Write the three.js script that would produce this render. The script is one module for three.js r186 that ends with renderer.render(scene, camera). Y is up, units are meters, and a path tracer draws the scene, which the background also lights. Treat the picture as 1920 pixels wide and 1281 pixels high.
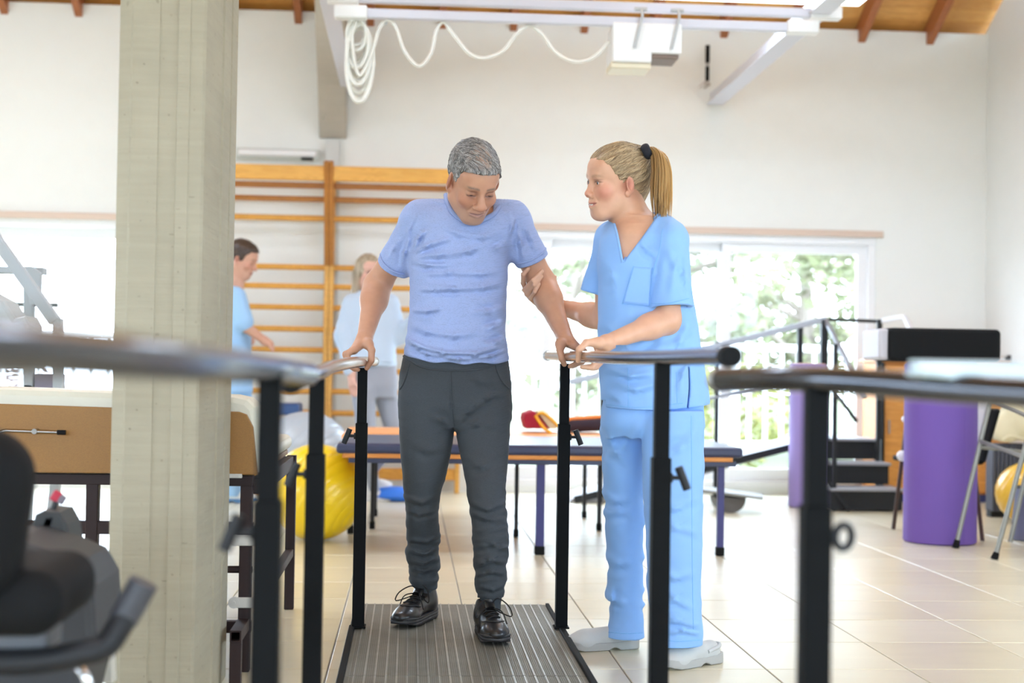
import * as THREE from 'three';
import { RoundedBoxGeometry } from 'three/addons/geometries/RoundedBoxGeometry.js';
import { mergeGeometries } from 'three/addons/utils/BufferGeometryUtils.js';
import { RectAreaLightUniformsLib } from 'three/addons/lights/RectAreaLightUniformsLib.js';

// ------------------------------------------------------------------ camera, sky, light, exposure
const scene = new THREE.Scene();
const FPX = 2667, EYE = 0.92;
const camera = new THREE.PerspectiveCamera(2 * Math.atan(640.5 / FPX) * 180 / Math.PI, 1920 / 1281, 0.1, 200);
camera.position.set(0, EYE, 0);
camera.rotation.order = 'YXZ';
camera.rotation.set(Math.atan(54.5 / FPX), -Math.atan(191.2 / FPX), 0.0158);
camera.updateMatrixWorld(true);
camera.focus = 4.75;
camera.userData.fStop = 2.2;
scene.background = new THREE.Color(0.82, 1.0, 1.21);      // bright overcast sky
scene.backgroundIntensity = 7.5;
const LAMP = 34;                                          // radiance of the ceiling tubes
const renderer = new THREE.WebGLRenderer({ antialias: true });
renderer.toneMapping = THREE.LinearToneMapping;
renderer.toneMappingExposure = 1.73;
renderer.shadowMap.enabled = true;
RectAreaLightUniformsLib.init();

// ------------------------------------------------------------------ helpers
let seed = 7;
const rnd = () => { seed = (seed + 0x6D2B79F5) | 0; let t = Math.imul(seed ^ (seed >>> 15), 1 | seed); t = (t + Math.imul(t ^ (t >>> 7), 61 | t)) ^ t; return ((t ^ (t >>> 14)) >>> 0) / 4294967296; };
const rr = (a, b) => a + (b - a) * rnd();
const clamp = (x, a = 0, b = 1) => Math.min(b, Math.max(a, x));
const lerp = (a, b, t) => a + (b - a) * t;
const sstep = (a, b, x) => { const t = clamp((x - a) / (b - a)); return t * t * (3 - 2 * t); };
const h3 = (x, y, z) => { let n = Math.imul(x, 374761393) + Math.imul(y, 668265263) + Math.imul(z, 1274126177) | 0; n = Math.imul(n ^ (n >>> 13), 1274126177); return ((n ^ (n >>> 16)) >>> 0) / 4294967296; };
function vn(x, y, z) {                                    // value noise, 0..1
  const X = Math.floor(x), Y = Math.floor(y), Z = Math.floor(z);
  let u = x - X, v = y - Y, w = z - Z; u = u * u * (3 - 2 * u); v = v * v * (3 - 2 * v); w = w * w * (3 - 2 * w);
  return lerp(lerp(lerp(h3(X, Y, Z), h3(X + 1, Y, Z), u), lerp(h3(X, Y + 1, Z), h3(X + 1, Y + 1, Z), u), v), lerp(lerp(h3(X, Y, Z + 1), h3(X + 1, Y, Z + 1), u), lerp(h3(X, Y + 1, Z + 1), h3(X + 1, Y + 1, Z + 1), u), v), w);
}
const fbm = (x, y, z, o = 4) => { let s = 0, a = 0.5, n = 0; for (let i = 0; i < o; i++) { s += a * vn(x, y, z); n += a; x = x * 2.03 + 7; y = y * 2.03 + 3; z = z * 2.03 + 5; a *= 0.5; } return s / n; };
// a point of the room, measured on the photograph: image position and distance z along the room
const camM = camera.matrixWorld;
function P(px, py, z) {
  const d = new THREE.Vector3((px - 960) / FPX, (640.5 - py) / FPX, -1).transformDirection(camM);
  const t = z / d.z; return [d.x * t, EYE + d.y * t, z];
}
const U = (px, py, z) => P(px, py, z)[0], H = (py, z, px = 900) => P(px, py, z)[1];

function boxUV(g) {
  if (g.index) g = g.toNonIndexed();
  const p = g.attributes.position, n = g.attributes.normal, uv = new Float32Array(p.count * 2);
  for (let i = 0; i < p.count; i++) {
    const ax = Math.abs(n.getX(i)), ay = Math.abs(n.getY(i)), az = Math.abs(n.getZ(i));
    const x = p.getX(i), y = p.getY(i), z = p.getZ(i);
    if (ax > ay && ax > az) { uv[2 * i] = z; uv[2 * i + 1] = y; } else if (ay > az) { uv[2 * i] = x; uv[2 * i + 1] = z; } else { uv[2 * i] = x; uv[2 * i + 1] = y; }
  }
  g.setAttribute('uv', new THREE.BufferAttribute(uv, 2));
  return g;
}
const box = (w, h, d, x = 0, y = 0, z = 0, r = 0.004, s = 2) => boxUV((r > 0 ? new RoundedBoxGeometry(w, h, d, s, Math.min(r, w / 2.01, h / 2.01, d / 2.01)) : new THREE.BoxGeometry(w, h, d)).translate(x, y, z));
const span = (x0, x1, y0, y1, z0, z1, r = 0.004, s = 2) => box(x1 - x0, y1 - y0, z1 - z0, (x0 + x1) / 2, (y0 + y1) / 2, (z0 + z1) / 2, r, s);
const V3 = (a) => new THREE.Vector3(...a);
function orient(a, b, upv) {
  const z = V3(b).sub(V3(a)).normalize(); let u = upv ? V3(upv) : new THREE.Vector3(0, 1, 0); if (Math.abs(u.dot(z)) > 0.98) u = new THREE.Vector3(0, 0, 1);
  const x = u.clone().cross(z).normalize(), y = z.clone().cross(x);
  return new THREE.Matrix4().makeBasis(x, y, z).setPosition(V3(a).add(V3(b)).multiplyScalar(0.5));
}
function bar(a, b, w, h, r = 0.003, up) {                  // rectangular bar from a to b
  const L = V3(a).distanceTo(V3(b)); const g = boxUV(r > 0 ? new RoundedBoxGeometry(w, h, L, 2, Math.min(r, w / 2.01, h / 2.01)) : new THREE.BoxGeometry(w, h, L));
  return g.applyMatrix4(orient(a, b, up));
}
function cyl(a, b, r1, r2 = r1, seg = 20) {
  const L = V3(a).distanceTo(V3(b)); const g = new THREE.CylinderGeometry(r2, r1, L, seg).rotateX(Math.PI / 2); return g.toNonIndexed().applyMatrix4(orient(a, b));
}
function tube(pts, r, seg = 40, rad = 10, caps = true, closed = false, tension = 0.5) {
  const c = new THREE.CatmullRomCurve3(pts.map(V3), closed, 'catmullrom', tension); const g = [new THREE.TubeGeometry(c, seg, r, rad, closed).toNonIndexed()];
  if (caps && !closed) for (const t of [0, 1]) { const q = c.getPoint(t), d = c.getTangent(t).multiplyScalar(t ? 1 : -1); const m = new THREE.Matrix4().lookAt(d, new THREE.Vector3(), Math.abs(d.y) > 0.9 ? new THREE.Vector3(1, 0, 0) : new THREE.Vector3(0, 1, 0)).setPosition(q); g.push(new THREE.CircleGeometry(r, rad).applyMatrix4(m).toNonIndexed()); }
  return M(...g);
}
const ball = (r, x, y, z, sx = 1, sy = 1, sz = 1, w = 24, h = 16) => new THREE.SphereGeometry(r, w, h).scale(sx, sy, sz).translate(x, y, z);
function M(...gs) {
  gs = gs.flat().map((g) => { const q = g.index ? g.toNonIndexed() : g; for (const k of Object.keys(q.attributes)) if (!['position', 'normal', 'uv', 'color'].includes(k)) q.deleteAttribute(k); if (!q.attributes.uv) q.setAttribute('uv', new THREE.BufferAttribute(new Float32Array(q.attributes.position.count * 2), 2)); return q; });
  return gs.length === 1 ? gs[0] : mergeGeometries(gs);
}
function lathe(profile, x, y, z, seg = 40) { return new THREE.LatheGeometry(profile.map((q) => new THREE.Vector2(...q)), seg).translate(x, y, z); }
function extrude(pts, depth, bevel = 0, holes = []) {      // outline in xy, pushed along +z
  const s = new THREE.Shape(pts.map((q) => new THREE.Vector2(...q))); for (const h of holes) s.holes.push(new THREE.Path(h.map((q) => new THREE.Vector2(...q))));
  return new THREE.ExtrudeGeometry(s, { depth, bevelEnabled: bevel > 0, bevelSize: bevel, bevelThickness: bevel, bevelOffset: -bevel, bevelSegments: 2, curveSegments: 10 });
}
const used = {};
const numbered = (n) => { const k = used[n] = (used[n] ?? -1) + 1; return k ? `${n}_${String(k).padStart(3, '0')}` : n; };
function thing(name, label, category, at = [0, 0, 0], group) {
  const o = new THREE.Group(); o.name = numbered(name); o.position.set(...at); o.org = at; o.userData = { label, category }; if (group) o.userData.group = group; scene.add(o); return o;
}
function part(t, name, geo, mat, label) {                  // geometry is given in room coordinates
  const g = Array.isArray(geo) ? M(...geo) : geo; g.translate(-t.org[0], -t.org[1], -t.org[2]);
  const m = new THREE.Mesh(g, mat); m.name = name; m.org = t.org; if (label) m.userData.label = label; t.add(m); return m;
}
function struct(name, geo, mat) { const m = new THREE.Mesh(Array.isArray(geo) ? M(...geo) : geo, mat); m.name = numbered(name); m.userData.kind = 'structure'; m.org = [0, 0, 0]; scene.add(m); return m; }
function structGroup(name) { const o = new THREE.Group(); o.name = numbered(name); o.userData.kind = 'structure'; o.org = [0, 0, 0]; scene.add(o); return o; }

// ------------------------------------------------------------------ procedural textures and materials
function tex(n, fn, srgb, repeat = 1) {
  const d = new Uint8Array(n * n * 4);
  for (let j = 0; j < n; j++) for (let i = 0; i < n; i++) { const c = fn(i / n, j / n); const k = (j * n + i) * 4; const q = typeof c === 'number' ? [c, c, c] : c; for (let m = 0; m < 3; m++) d[k + m] = clamp(q[m]) * 255; d[k + 3] = 255; }
  const t = new THREE.DataTexture(d, n, n); t.wrapS = t.wrapT = THREE.RepeatWrapping; t.magFilter = THREE.LinearFilter; t.minFilter = THREE.LinearMipmapLinearFilter; t.generateMipmaps = true; if (srgb) t.colorSpace = THREE.SRGBColorSpace; t.repeat.set(1 / repeat, 1 / repeat); t.needsUpdate = true; return t;
}
// noise that repeats on the unit square
const tn = (u, v, f, g = f, s = 0) => { const a = u * f, b = v * g, A = Math.floor(a), B = Math.floor(b); let x = a - A, y = b - B; x = x * x * (3 - 2 * x); y = y * y * (3 - 2 * y); const q = (i, j) => h3(((A + i) % f + f) % f, ((B + j) % g + g) % g, s); return lerp(lerp(q(0, 0), q(1, 0), x), lerp(q(0, 1), q(1, 1), x), y); };
const tf = (u, v, f, g = f, s = 0, o = 4) => { let r = 0, a = 0.5, n = 0; for (let i = 0; i < o; i++) { r += a * tn(u, v, f, g, s + i); n += a; f *= 2; g *= 2; a *= 0.5; } return r / n; };
const T = {
  plaster: tex(512, (u, v) => { const k = 0.93 + 0.09 * tf(u, v, 3, 3, 1) + 0.03 * tf(u, v, 40, 40, 2); return [k, k * 0.997, k * 0.985]; }, false, 4),
  plasterB: tex(512, (u, v) => tf(u, v, 32, 32, 5), false, 1),
  concrete: tex(512, (u, v) => { const g = tf(u, v, 4, 5, 11), s = tf(u, v, 5, 90, 12), p = tn(u, v, 55, 55, 13) > 0.955 ? 0.6 : 1; const k = (0.78 + 0.2 * g + 0.10 * s) * lerp(1, p, tn(u, v, 9, 9, 14)); return [k, k * 0.985, k * 0.94]; }, false, 0.9),
  concreteB: tex(512, (u, v) => 0.6 * tf(u, v, 6, 110, 15) + 0.4 * tf(u, v, 40, 40, 16), false, 0.6),
  tile: tex(512, (u, v) => { const g = tf(u, v, 3, 3, 21), s = tf(u, v, 4, 22, 22); const k = 0.84 + 0.16 * g + 0.10 * s; return [k, k * (0.965 + 0.02 * g), k * (0.90 + 0.05 * g)]; }, false, 1.3),
  tileB: tex(256, (u, v) => tf(u, v, 8, 24, 24), false, 0.5),
  wood: tex(512, (u, v) => { const w = tf(u, v, 2, 14, 31), r = Math.sin((w * 9 + v * 6) * 6.283) * 0.5 + 0.5, f = tf(u, v, 4, 120, 33); const k = 0.72 + 0.2 * r * tn(u, v, 2, 5, 36) + 0.22 * f; return [k, k * lerp(0.93, 1, r), k * lerp(0.82, 1, r)]; }, false, 1),
  weave: tex(256, (u, v) => 0.5 + 0.25 * Math.sin(u * 6.283 * 64) * Math.sin(v * 6.283 * 64) + 0.3 * tf(u, v, 64, 64, 41, 2), false, 0.06),
  heather: tex(512, (u, v) => { const a = tf(u, v, 60, 200, 43, 2), b = tf(u, v, 10, 30, 45, 3), k = 0.72 + 0.42 * a + 0.12 * b; return [k, k, k * 0.99 + 0.01]; }, false, 0.22),
  fleece: tex(512, (u, v) => { const k = 0.78 + 0.3 * tf(u, v, 70, 160, 47, 3); return [k, k, k]; }, false, 0.2),
  rubber: tex(256, (u, v) => { const s = Math.abs(((u * 32) % 1) - 0.5) * 2; return s > 0.45 ? 1 : 0.1; }, false, 0.16),
  dust: tex(512, (u, v) => { const k = 0.6 + 0.55 * tf(u, v, 4, 6, 51) + 0.2 * tf(u, v, 50, 50, 52, 2); return [k, k * 0.99, k * 0.95]; }, false, 1.1),
};
const mat = (c, rough = 0.6, o = {}) => { const { phys, ...rest } = o; const Cl = phys ? THREE.MeshPhysicalMaterial : THREE.MeshStandardMaterial; return new Cl({ color: Array.isArray(c) ? new THREE.Color().setRGB(...c) : new THREE.Color(c), roughness: rough, ...rest }); };
const PHY = (c, rough, o = {}) => mat(c, rough, { phys: 1, ...o });
const m = {
  wall: mat([0.83, 0.845, 0.815], 0.85, { map: T.plaster, bumpMap: T.plasterB, bumpScale: 0.0006 }),
  white: mat([0.84, 0.84, 0.83], 0.35),
  whitePaint: mat([0.86, 0.86, 0.86], 0.45),
  trim: mat([0.66, 0.52, 0.42], 0.6),
  concrete: mat([0.385, 0.352, 0.268], 0.9, { map: T.concrete, bumpMap: T.concreteB, bumpScale: 0.0022 }),
  beam: mat([0.50, 0.455, 0.39], 0.9, { map: T.concrete, bumpMap: T.concreteB, bumpScale: 0.002 }),
  grout: mat([0.24, 0.22, 0.19], 0.9),
  tiles: [[0.70, 0.66, 0.51], [0.68, 0.635, 0.485], [0.72, 0.68, 0.53], [0.665, 0.615, 0.46], [0.69, 0.645, 0.495]].map((c) => PHY(c, 0.30, { map: T.tile, bumpMap: T.tileB, bumpScale: 0.00012, clearcoat: 0.25, clearcoatRoughness: 0.28 })),
  boards: [[0.80, 0.42, 0.12], [0.72, 0.36, 0.10], [0.85, 0.47, 0.15], [0.64, 0.31, 0.085]].map((c) => mat(c, 0.42, { map: T.wood })),
  rafter: mat([0.42, 0.14, 0.045], 0.45, { map: T.wood }),
  pine: mat([0.80, 0.39, 0.06], 0.38, { map: T.wood }), pineLight: mat([0.84, 0.45, 0.085], 0.4, { map: T.wood }), pineDark: mat([0.50, 0.20, 0.035], 0.42, { map: T.wood }),
  orange: mat([0.75, 0.30, 0.06], 0.45, { map: T.wood }),
  glass: PHY([1, 1, 1], 0, { transmission: 1, thickness: 0, ior: 1.45 }),
  black: PHY([0.018, 0.019, 0.021], 0.45, { specularIntensity: 0.5 }), blackMatte: PHY([0.008, 0.0085, 0.009], 0.75, { specularIntensity: 0.3 }), blackSteel: PHY([0.006, 0.0068, 0.0075], 0.6, { map: T.dust, specularIntensity: 0.16 }),
  steel: mat([0.31, 0.30, 0.285], 0.15, { metalness: 1 }), steelNear: mat([0.105, 0.11, 0.125], 0.17, { metalness: 1 }), chrome: mat([0.80, 0.80, 0.80], 0.15, { metalness: 1 }), steelDull: mat([0.45, 0.44, 0.42], 0.4, { metalness: 1 }),
  grey: PHY([0.05, 0.052, 0.055], 0.5, { specularIntensity: 0.5 }), greyLight: mat([0.48, 0.5, 0.5], 0.45), paleGrey: mat([0.40, 0.43, 0.44], 0.6),
  brown: PHY([0.032, 0.019, 0.018], 0.5, { specularIntensity: 0.4 }), brownDark: mat([0.05, 0.02, 0.018], 0.4),
  ply: mat([0.29, 0.135, 0.020], 0.5, { map: T.fleece }),
  cream: mat([0.66, 0.64, 0.52], 0.42, { bumpMap: T.plasterB, bumpScale: 0.001 }),
  navy: mat([0.024, 0.030, 0.075], 0.32), blueLeg: mat([0.03, 0.028, 0.15], 0.35),
  yellow: PHY([0.95, 0.66, 0.012], 0.3, { clearcoat: 0.3, clearcoatRoughness: 0.25 }), silver: PHY([0.42, 0.48, 0.54], 0.32, { clearcoat: 0.3 }), gold: PHY([0.78, 0.45, 0.03], 0.28, { clearcoat: 0.3 }),
  purple: mat([0.155, 0.083, 0.36], 0.75, { bumpMap: T.plasterB, bumpScale: 0.0015 }), purplePale: mat([0.30, 0.225, 0.50], 0.75, { bumpMap: T.plasterB, bumpScale: 0.001 }),
  red: mat([0.34, 0.008, 0.03], 0.8, { bumpMap: T.weave, bumpScale: 0.0006 }), yellowTrim: mat([0.8, 0.42, 0.02], 0.7), creamCloth: mat([0.72, 0.64, 0.42], 0.85), orangeCloth: mat([0.7, 0.2, 0.03], 0.8), darkCloth: mat([0.03, 0.018, 0.03], 0.85),
  blueMat: mat([0.03, 0.19, 0.75], 0.55),
};
// ------------------------------------------------------------------ the room
const ZB = -10.75, XR = 4.45, XL = -6, ZF = 4, WT = 3.5, SL = 0.55, ZRIDGE = (ZB + ZF) / 2, YRIDGE = WT + (ZRIDGE - ZB) * SL;
const W1 = [-5.0, -1.75], W2 = [0.62, 3.58], WTOP = 1.99, WBOT = 0.05;
struct('wall_back', [
  span(XL, W1[0], 0, WT + 0.1, ZB - 0.25, ZB, 0), span(W1[0], W1[1], WTOP, WT + 0.1, ZB - 0.25, ZB, 0), span(W1[1], W2[0], 0, WT + 0.1, ZB - 0.25, ZB, 0), span(W2[0], W2[1], WTOP, WT + 0.1, ZB - 0.25, ZB, 0), span(W2[1], XR, 0, WT + 0.1, ZB - 0.25, ZB, 0),
  span(W1[0], W1[1], -0.1, WBOT, ZB - 0.25, ZB, 0), span(W2[0], W2[1], -0.1, WBOT, ZB - 0.25, ZB, 0)], m.wall);
const gable = (holes = []) => [[ZB - 0.25, -0.1], [ZF + 0.25, -0.1], [ZF + 0.25, WT], [ZRIDGE, YRIDGE + 0.13], [ZB - 0.25, WT]];
const sideWall = (x, holes) => boxUV(extrude(gable(), 0.25, 0, holes).rotateY(-Math.PI / 2).translate(x + 0.25, 0, 0));
const RW = [[-3.6, 1.1], [0.4, 1.1], [0.4, 2.2], [-3.6, 2.2]];
struct('wall_right', sideWall(XR, [RW]), m.wall);
const LW = [[-4.8, 0.95], [0.5, 0.95], [0.5, 2.1], [-4.8, 2.1]];
struct('wall_left', sideWall(XL - 0.25, [LW]), m.wall);
const FW = [[-5.4, 0.95], [3.9, 0.95], [3.9, 2.3], [-5.4, 2.3]];
struct('wall_front', boxUV(extrude([[XL, -0.1], [XR, -0.1], [XR, WT + 0.1], [XL, WT + 0.1]], 0.25, 0, [FW]).translate(0, 0, ZF)), m.wall);
// floor: a screed with tiles laid on it
const floor = struct('floor', span(XL, XR, -0.2, -0.004, ZB, ZF, 0), m.grout);
const TW = 0.4535, TD = 0.4435, TX0 = 0.2205, TZ0 = -4.394;
function tileGeo(w, d) {
  const a = w / 2 - 0.0025, b = d / 2 - 0.0025, c = 0.0016, p = [], add = (A, B, C, D) => p.push(...A, ...B, ...C, ...A, ...C, ...D);
  const r = (k, y) => [[-a + k, y, b - k], [a - k, y, b - k], [a - k, y, -b + k], [-a + k, y, -b + k]];
  const t0 = r(c, 0), t1 = r(0, -c), t2 = r(0, -0.006); add(...t0);
  for (let i = 0; i < 4; i++) { const j = (i + 1) % 4; add(t1[i], t1[j], t0[j], t0[i]); add(t2[i], t2[j], t1[j], t1[i]); }
  const g = new THREE.BufferGeometry(); g.setAttribute('position', new THREE.Float32BufferAttribute(p, 3)); g.computeVertexNormals(); return g;
}
{
  const variants = []; for (let k = 0; k < 6; k++) { const g = boxUV(tileGeo(TW, TD)); const uv = g.attributes.uv; for (let i = 0; i < uv.count; i++) uv.setXY(i, uv.getX(i) + k * 0.37, uv.getY(i) + k * 0.61); variants.push(g); }
  const rest = [];
  for (let i = -14; i < 10; i++) for (let j = -15; j < 19; j++) {
    const x0 = TX0 + i * TW, z0 = TZ0 + j * TD; let xa = Math.max(x0, XL), xb = Math.min(x0 + TW, XR), za = Math.max(z0, ZB), zb = Math.min(z0 + TD, ZF); if (xb - xa < 0.03 || zb - za < 0.03) continue;
    const full = xb - xa > TW - 0.001 && zb - za > TD - 0.001, cx = (xa + xb) / 2, cz = (za + zb) / 2;
    const near = z0 > -11 && z0 < -3.4 && x0 < 4.5 && x0 > -3.7 && cx > cz * 0.32 - 0.45 && cx < -cz * 0.46 + 0.6;
    const y = rr(-0.0007, 0), tx = rr(-0.0008, 0.0008), tz = rr(-0.0008, 0.0008), k = Math.floor(rnd() * 6), mm = m.tiles[Math.floor(rnd() * 5)];
    const g = full ? variants[k] : boxUV(tileGeo(xb - xa, zb - za));
    if (near) { const t = new THREE.Mesh(g, mm); t.name = 'tile'; t.position.set(cx, y, cz); t.rotation.set(tx, 0, tz); floor.add(t); } else rest.push(g.clone().translate(cx, y, cz));
  }
  const t = new THREE.Mesh(M(...rest), m.tiles[0]); t.name = 'tile_field'; t.userData.kind = 'stuff'; floor.add(t);
}
// roof: boards on rafters, rising from the back wall to the ridge
const ceiling = structGroup('ceiling');
{
  const ang = Math.atan(SL), LS = Math.hypot(ZRIDGE - ZB, YRIDGE - WT) + 0.35, NB = 62, bw = LS / NB;
  const along = (s, h) => [0, WT - 0.14 + s * Math.sin(ang) + h * Math.cos(ang), ZB - 0.3 + s * Math.cos(ang) - h * Math.sin(ang)];
  const W = XR - XL + 0.1, gB = boxUV(new RoundedBoxGeometry(W, 0.022, bw - 0.003, 1, 0.004));
  const put = (g, mm, s, h, name, x, flip) => { const q = along(s, h); const t = new THREE.Mesh(g, mm); t.name = name; t.position.set(x, q[1], flip ? 2 * ZRIDGE - q[2] : q[2]); t.rotation.x = flip ? ang : -ang; ceiling.add(t); return t; };
  for (let k = 0; k < NB; k++) put(gB, m.boards[Math.floor(rnd() * 4)], (k + 0.5) * bw, 0.14 + 0.011, 'board', (XL + XR) / 2);
  const front = []; for (let k = 0; k < NB; k++) { const q = along((k + 0.5) * bw, 0.151); front.push(gB.clone().applyMatrix4(new THREE.Matrix4().makeRotationX(ang).setPosition((XL + XR) / 2, q[1], 2 * ZRIDGE - q[2]))); }
  const t = new THREE.Mesh(M(...front), m.boards[0]); t.name = 'board_field'; t.userData.kind = 'stuff'; ceiling.add(t);
  const gR = boxUV(new RoundedBoxGeometry(0.055, 0.15, LS, 1, 0.004));
  for (let x = 3.99 - 0.541 * 18; x < XR; x += 0.541) { put(gR, m.rafter, LS / 2 + 0.33, 0.055, 'rafter', x); put(gR, m.rafter, LS / 2 + 0.33, 0.055, 'rafter', x, true); }
  const gS = boxUV(new THREE.BoxGeometry(W + 0.3, 0.12, LS + 0.5)); put(gS, m.white, LS / 2 - 0.1, 0.24, 'roof_slab', (XL + XR) / 2); put(gS, m.white, LS / 2 - 0.1, 0.24, 'roof_slab', (XL + XR) / 2, true);
}
// concrete frame: column near the camera, haunched beam and pilaster at the back wall
{
  const pr = [[-0.775, -3.79], [-0.772, -3.775], [-0.738, -3.752], [-0.732, -3.745], [-0.664, -3.747], [-0.662, -3.751], [-0.618, -3.752], [-0.616, -3.747], [-0.585, -3.746], [-0.583, -3.749], [-0.552, -3.749], [-0.545, -3.756], [-0.535, -4.0], [-0.530, -4.003], [-0.529, -4.14], [-0.537, -4.145], [-0.537, -4.162], [-0.529, -4.167], [-0.529, -4.29], [-0.54, -4.3], [-0.765, -4.3], [-0.775, -4.29]];
  const g = extrude(pr.map(([x, z]) => [x, -z]), 8.0).rotateX(-Math.PI / 2).translate(0, -0.1, 0); struct('column', boxUV(g), m.concrete);
  const hb = [[10.74, H(268, ZB)], [9.92, 3.52], [8.9, 3.98], [3.4, 6.95], [3.4, 7.25], [10.74, 3.36]];
  const gb = boxUV(extrude(hb.map(([z, y]) => [z, y]), 0.19, 0.006).rotateY(Math.PI / 2).translate(U(599, 268, ZB) + 0.006, 0, 0)); struct('beam', gb, m.beam);
  struct('pilaster', span(U(611, 300, ZB), U(638, 300, ZB), 0, H(272, ZB), ZB, ZB + 0.05, 0.004), mat([0.62, 0.63, 0.6], 0.8));
}
// windows
function slidingWindow(x0, x1, stiles) {
  const g = structGroup(`window_${x0 < 0 ? 1 : 2}`), z = ZB - 0.1, y0 = WBOT, y1 = WTOP, f = 0.055;
  part(g, 'frame', [span(x0, x1, y1 - f, y1, z - 0.07, z + 0.09), span(x0, x1, y0, y0 + 0.05, z - 0.07, z + 0.09), span(x0, x0 + f, y0 + 0.05, y1 - f, z - 0.065, z + 0.085), span(x1 - f, x1, y0 + 0.05, y1 - f, z - 0.065, z + 0.085)], m.whitePaint);
  for (let i = 0; i + 1 < stiles.length; i++) {
    const a = stiles[i] - 0.035, b = stiles[i + 1] + 0.035, zz = z + (i % 2 ? -0.025 : 0.03), w = 0.075, ya = y0 + 0.045, yb = y1 - 0.05;
    const s = part(g, 'sash', [span(a, a + w, ya, yb, zz - 0.018, zz + 0.018), span(b - w, b, ya, yb, zz - 0.018, zz + 0.018), span(a, b, ya, ya + 0.1, zz - 0.017, zz + 0.017), span(a, b, yb - 0.08, yb, zz - 0.017, zz + 0.017)], m.whitePaint);
    part(s, 'pane', new THREE.PlaneGeometry(b - a - 2 * w + 0.01, yb - ya - 0.17).translate((a + b) / 2, (ya + yb) / 2 + 0.01, zz), m.glass);
  }
}
slidingWindow(W1[0], W1[1], [W1[0] + 0.07, -3.4, W1[1] - 0.07]);
slidingWindow(W2[0], W2[1], [W2[0] + 0.07, U(1027, 600, ZB), U(1363, 600, ZB), W2[1] - 0.09]);
for (const [w, n] of [[W1, 1], [W2, 2]]) struct(`trim_${n}`, span(w[0] - 0.06, w[1] + 0.05, WTOP, WTOP + 0.05, ZB, ZB + 0.03, 0.006), m.trim);
{
  const w3 = structGroup('window_3'), xw = XL - 0.12; const fr = []; for (const z of [-4.8, -3.05, -1.3, 0.44]) fr.push(span(xw - 0.04, xw + 0.04, 1.01, 2.04, z, z + 0.06)); for (const y of [0.95, 2.04]) fr.push(span(xw - 0.04, xw + 0.04, y, y + 0.06, -4.8, 0.5)); part(w3, 'frame', fr, m.whitePaint);
  const w5 = structGroup('window_5'), f5 = []; for (const z of [-3.6, -2.3, -1.0, 0.34]) f5.push(span(XR + 0.08, XR + 0.16, 1.16, 2.14, z, z + 0.06)); for (const y of [1.1, 2.14]) f5.push(span(XR + 0.08, XR + 0.16, y, y + 0.06, -3.6, 0.4)); part(w5, 'frame', f5, m.whitePaint);
  const w4 = structGroup('window_4'), f4 = []; for (const x of [-5.4, -3.1, -0.78, 1.5, 3.84]) f4.push(span(x, x + 0.06, 1.01, 2.24, ZF + 0.08, ZF + 0.16)); for (const y of [0.95, 2.24]) f4.push(span(-5.4, 3.9, y, y + 0.06, ZF + 0.08, ZF + 0.16)); part(w4, 'frame', f4, m.whitePaint);
}
struct('baseboard_right', [span(XR - 0.015, XR, 0, 0.09, ZB + 0.02, ZF, 0.003), span(W2[1] + 0.06, XR - 0.015, 0, 0.09, ZB, ZB + 0.015, 0.003)], mat([0.05, 0.06, 0.18], 0.5));

// outside: terrace, railing, lawn, trees
struct('terrace', span(-9, 8, -0.25, -0.03, -13.6, ZB - 0.25, 0), mat([0.25, 0.24, 0.22], 0.8));
struct('ground', span(-60, 60, -0.6, -0.3, -80, -13.6, 0), mat([0.075, 0.09, 0.035], 0.95));
struct('ground_front', span(-60, 60, -0.6, -0.3, ZF + 0.3, 60, 0), mat([0.4, 0.4, 0.36], 0.95));
struct('ground_right', span(8, 60, -0.6, -0.29, -13.6, ZF + 0.3, 0), mat([0.4, 0.4, 0.36], 0.95));
struct('ground_left', span(-60, -9, -0.6, -0.29, -13.6, ZF + 0.3, 0), mat([0.4, 0.4, 0.36], 0.95));
{
  const r = thing('balcony_railing', 'white balustrade with upright bars standing outside the glass doors', 'railing', [0, -0.03, -13.2]);
  part(r, 'top_rail', span(-8, 7, 1.14, 1.2, -13.25, -13.15, 0.01), m.whitePaint); part(r, 'bottom_rail', span(-8, 7, 0.24, 0.29, -13.23, -13.17, 0.01), m.whitePaint);
  for (let x = -7.9; x < 7; x += 1.56) part(r, 'post', span(x, x + 0.07, -0.03, 1.14, -13.24, -13.16, 0.008), m.whitePaint);
  for (let x = -7.744; x < 7; x += 0.156) if (Math.abs(((x + 7.9) / 1.56) % 1) > 0.02 && ((x > -6.3 && x < -1.4) || (x > 0.3 && x < 4.6))) part(r, 'baluster', span(x, x + 0.028, 0.28, 1.15, -13.214, -13.186, 0), m.whitePaint);
}
const leafGeo = (() => { const g = new THREE.PlaneGeometry(1, 0.42, 2, 1); const p = g.attributes.position; for (let i = 0; i < p.count; i++) { p.setZ(i, -0.35 * p.getX(i) ** 2); if (Math.abs(p.getX(i)) > 0.4) p.setY(i, p.getY(i) * 0.2); } g.computeVertexNormals(); return g; })();
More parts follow.
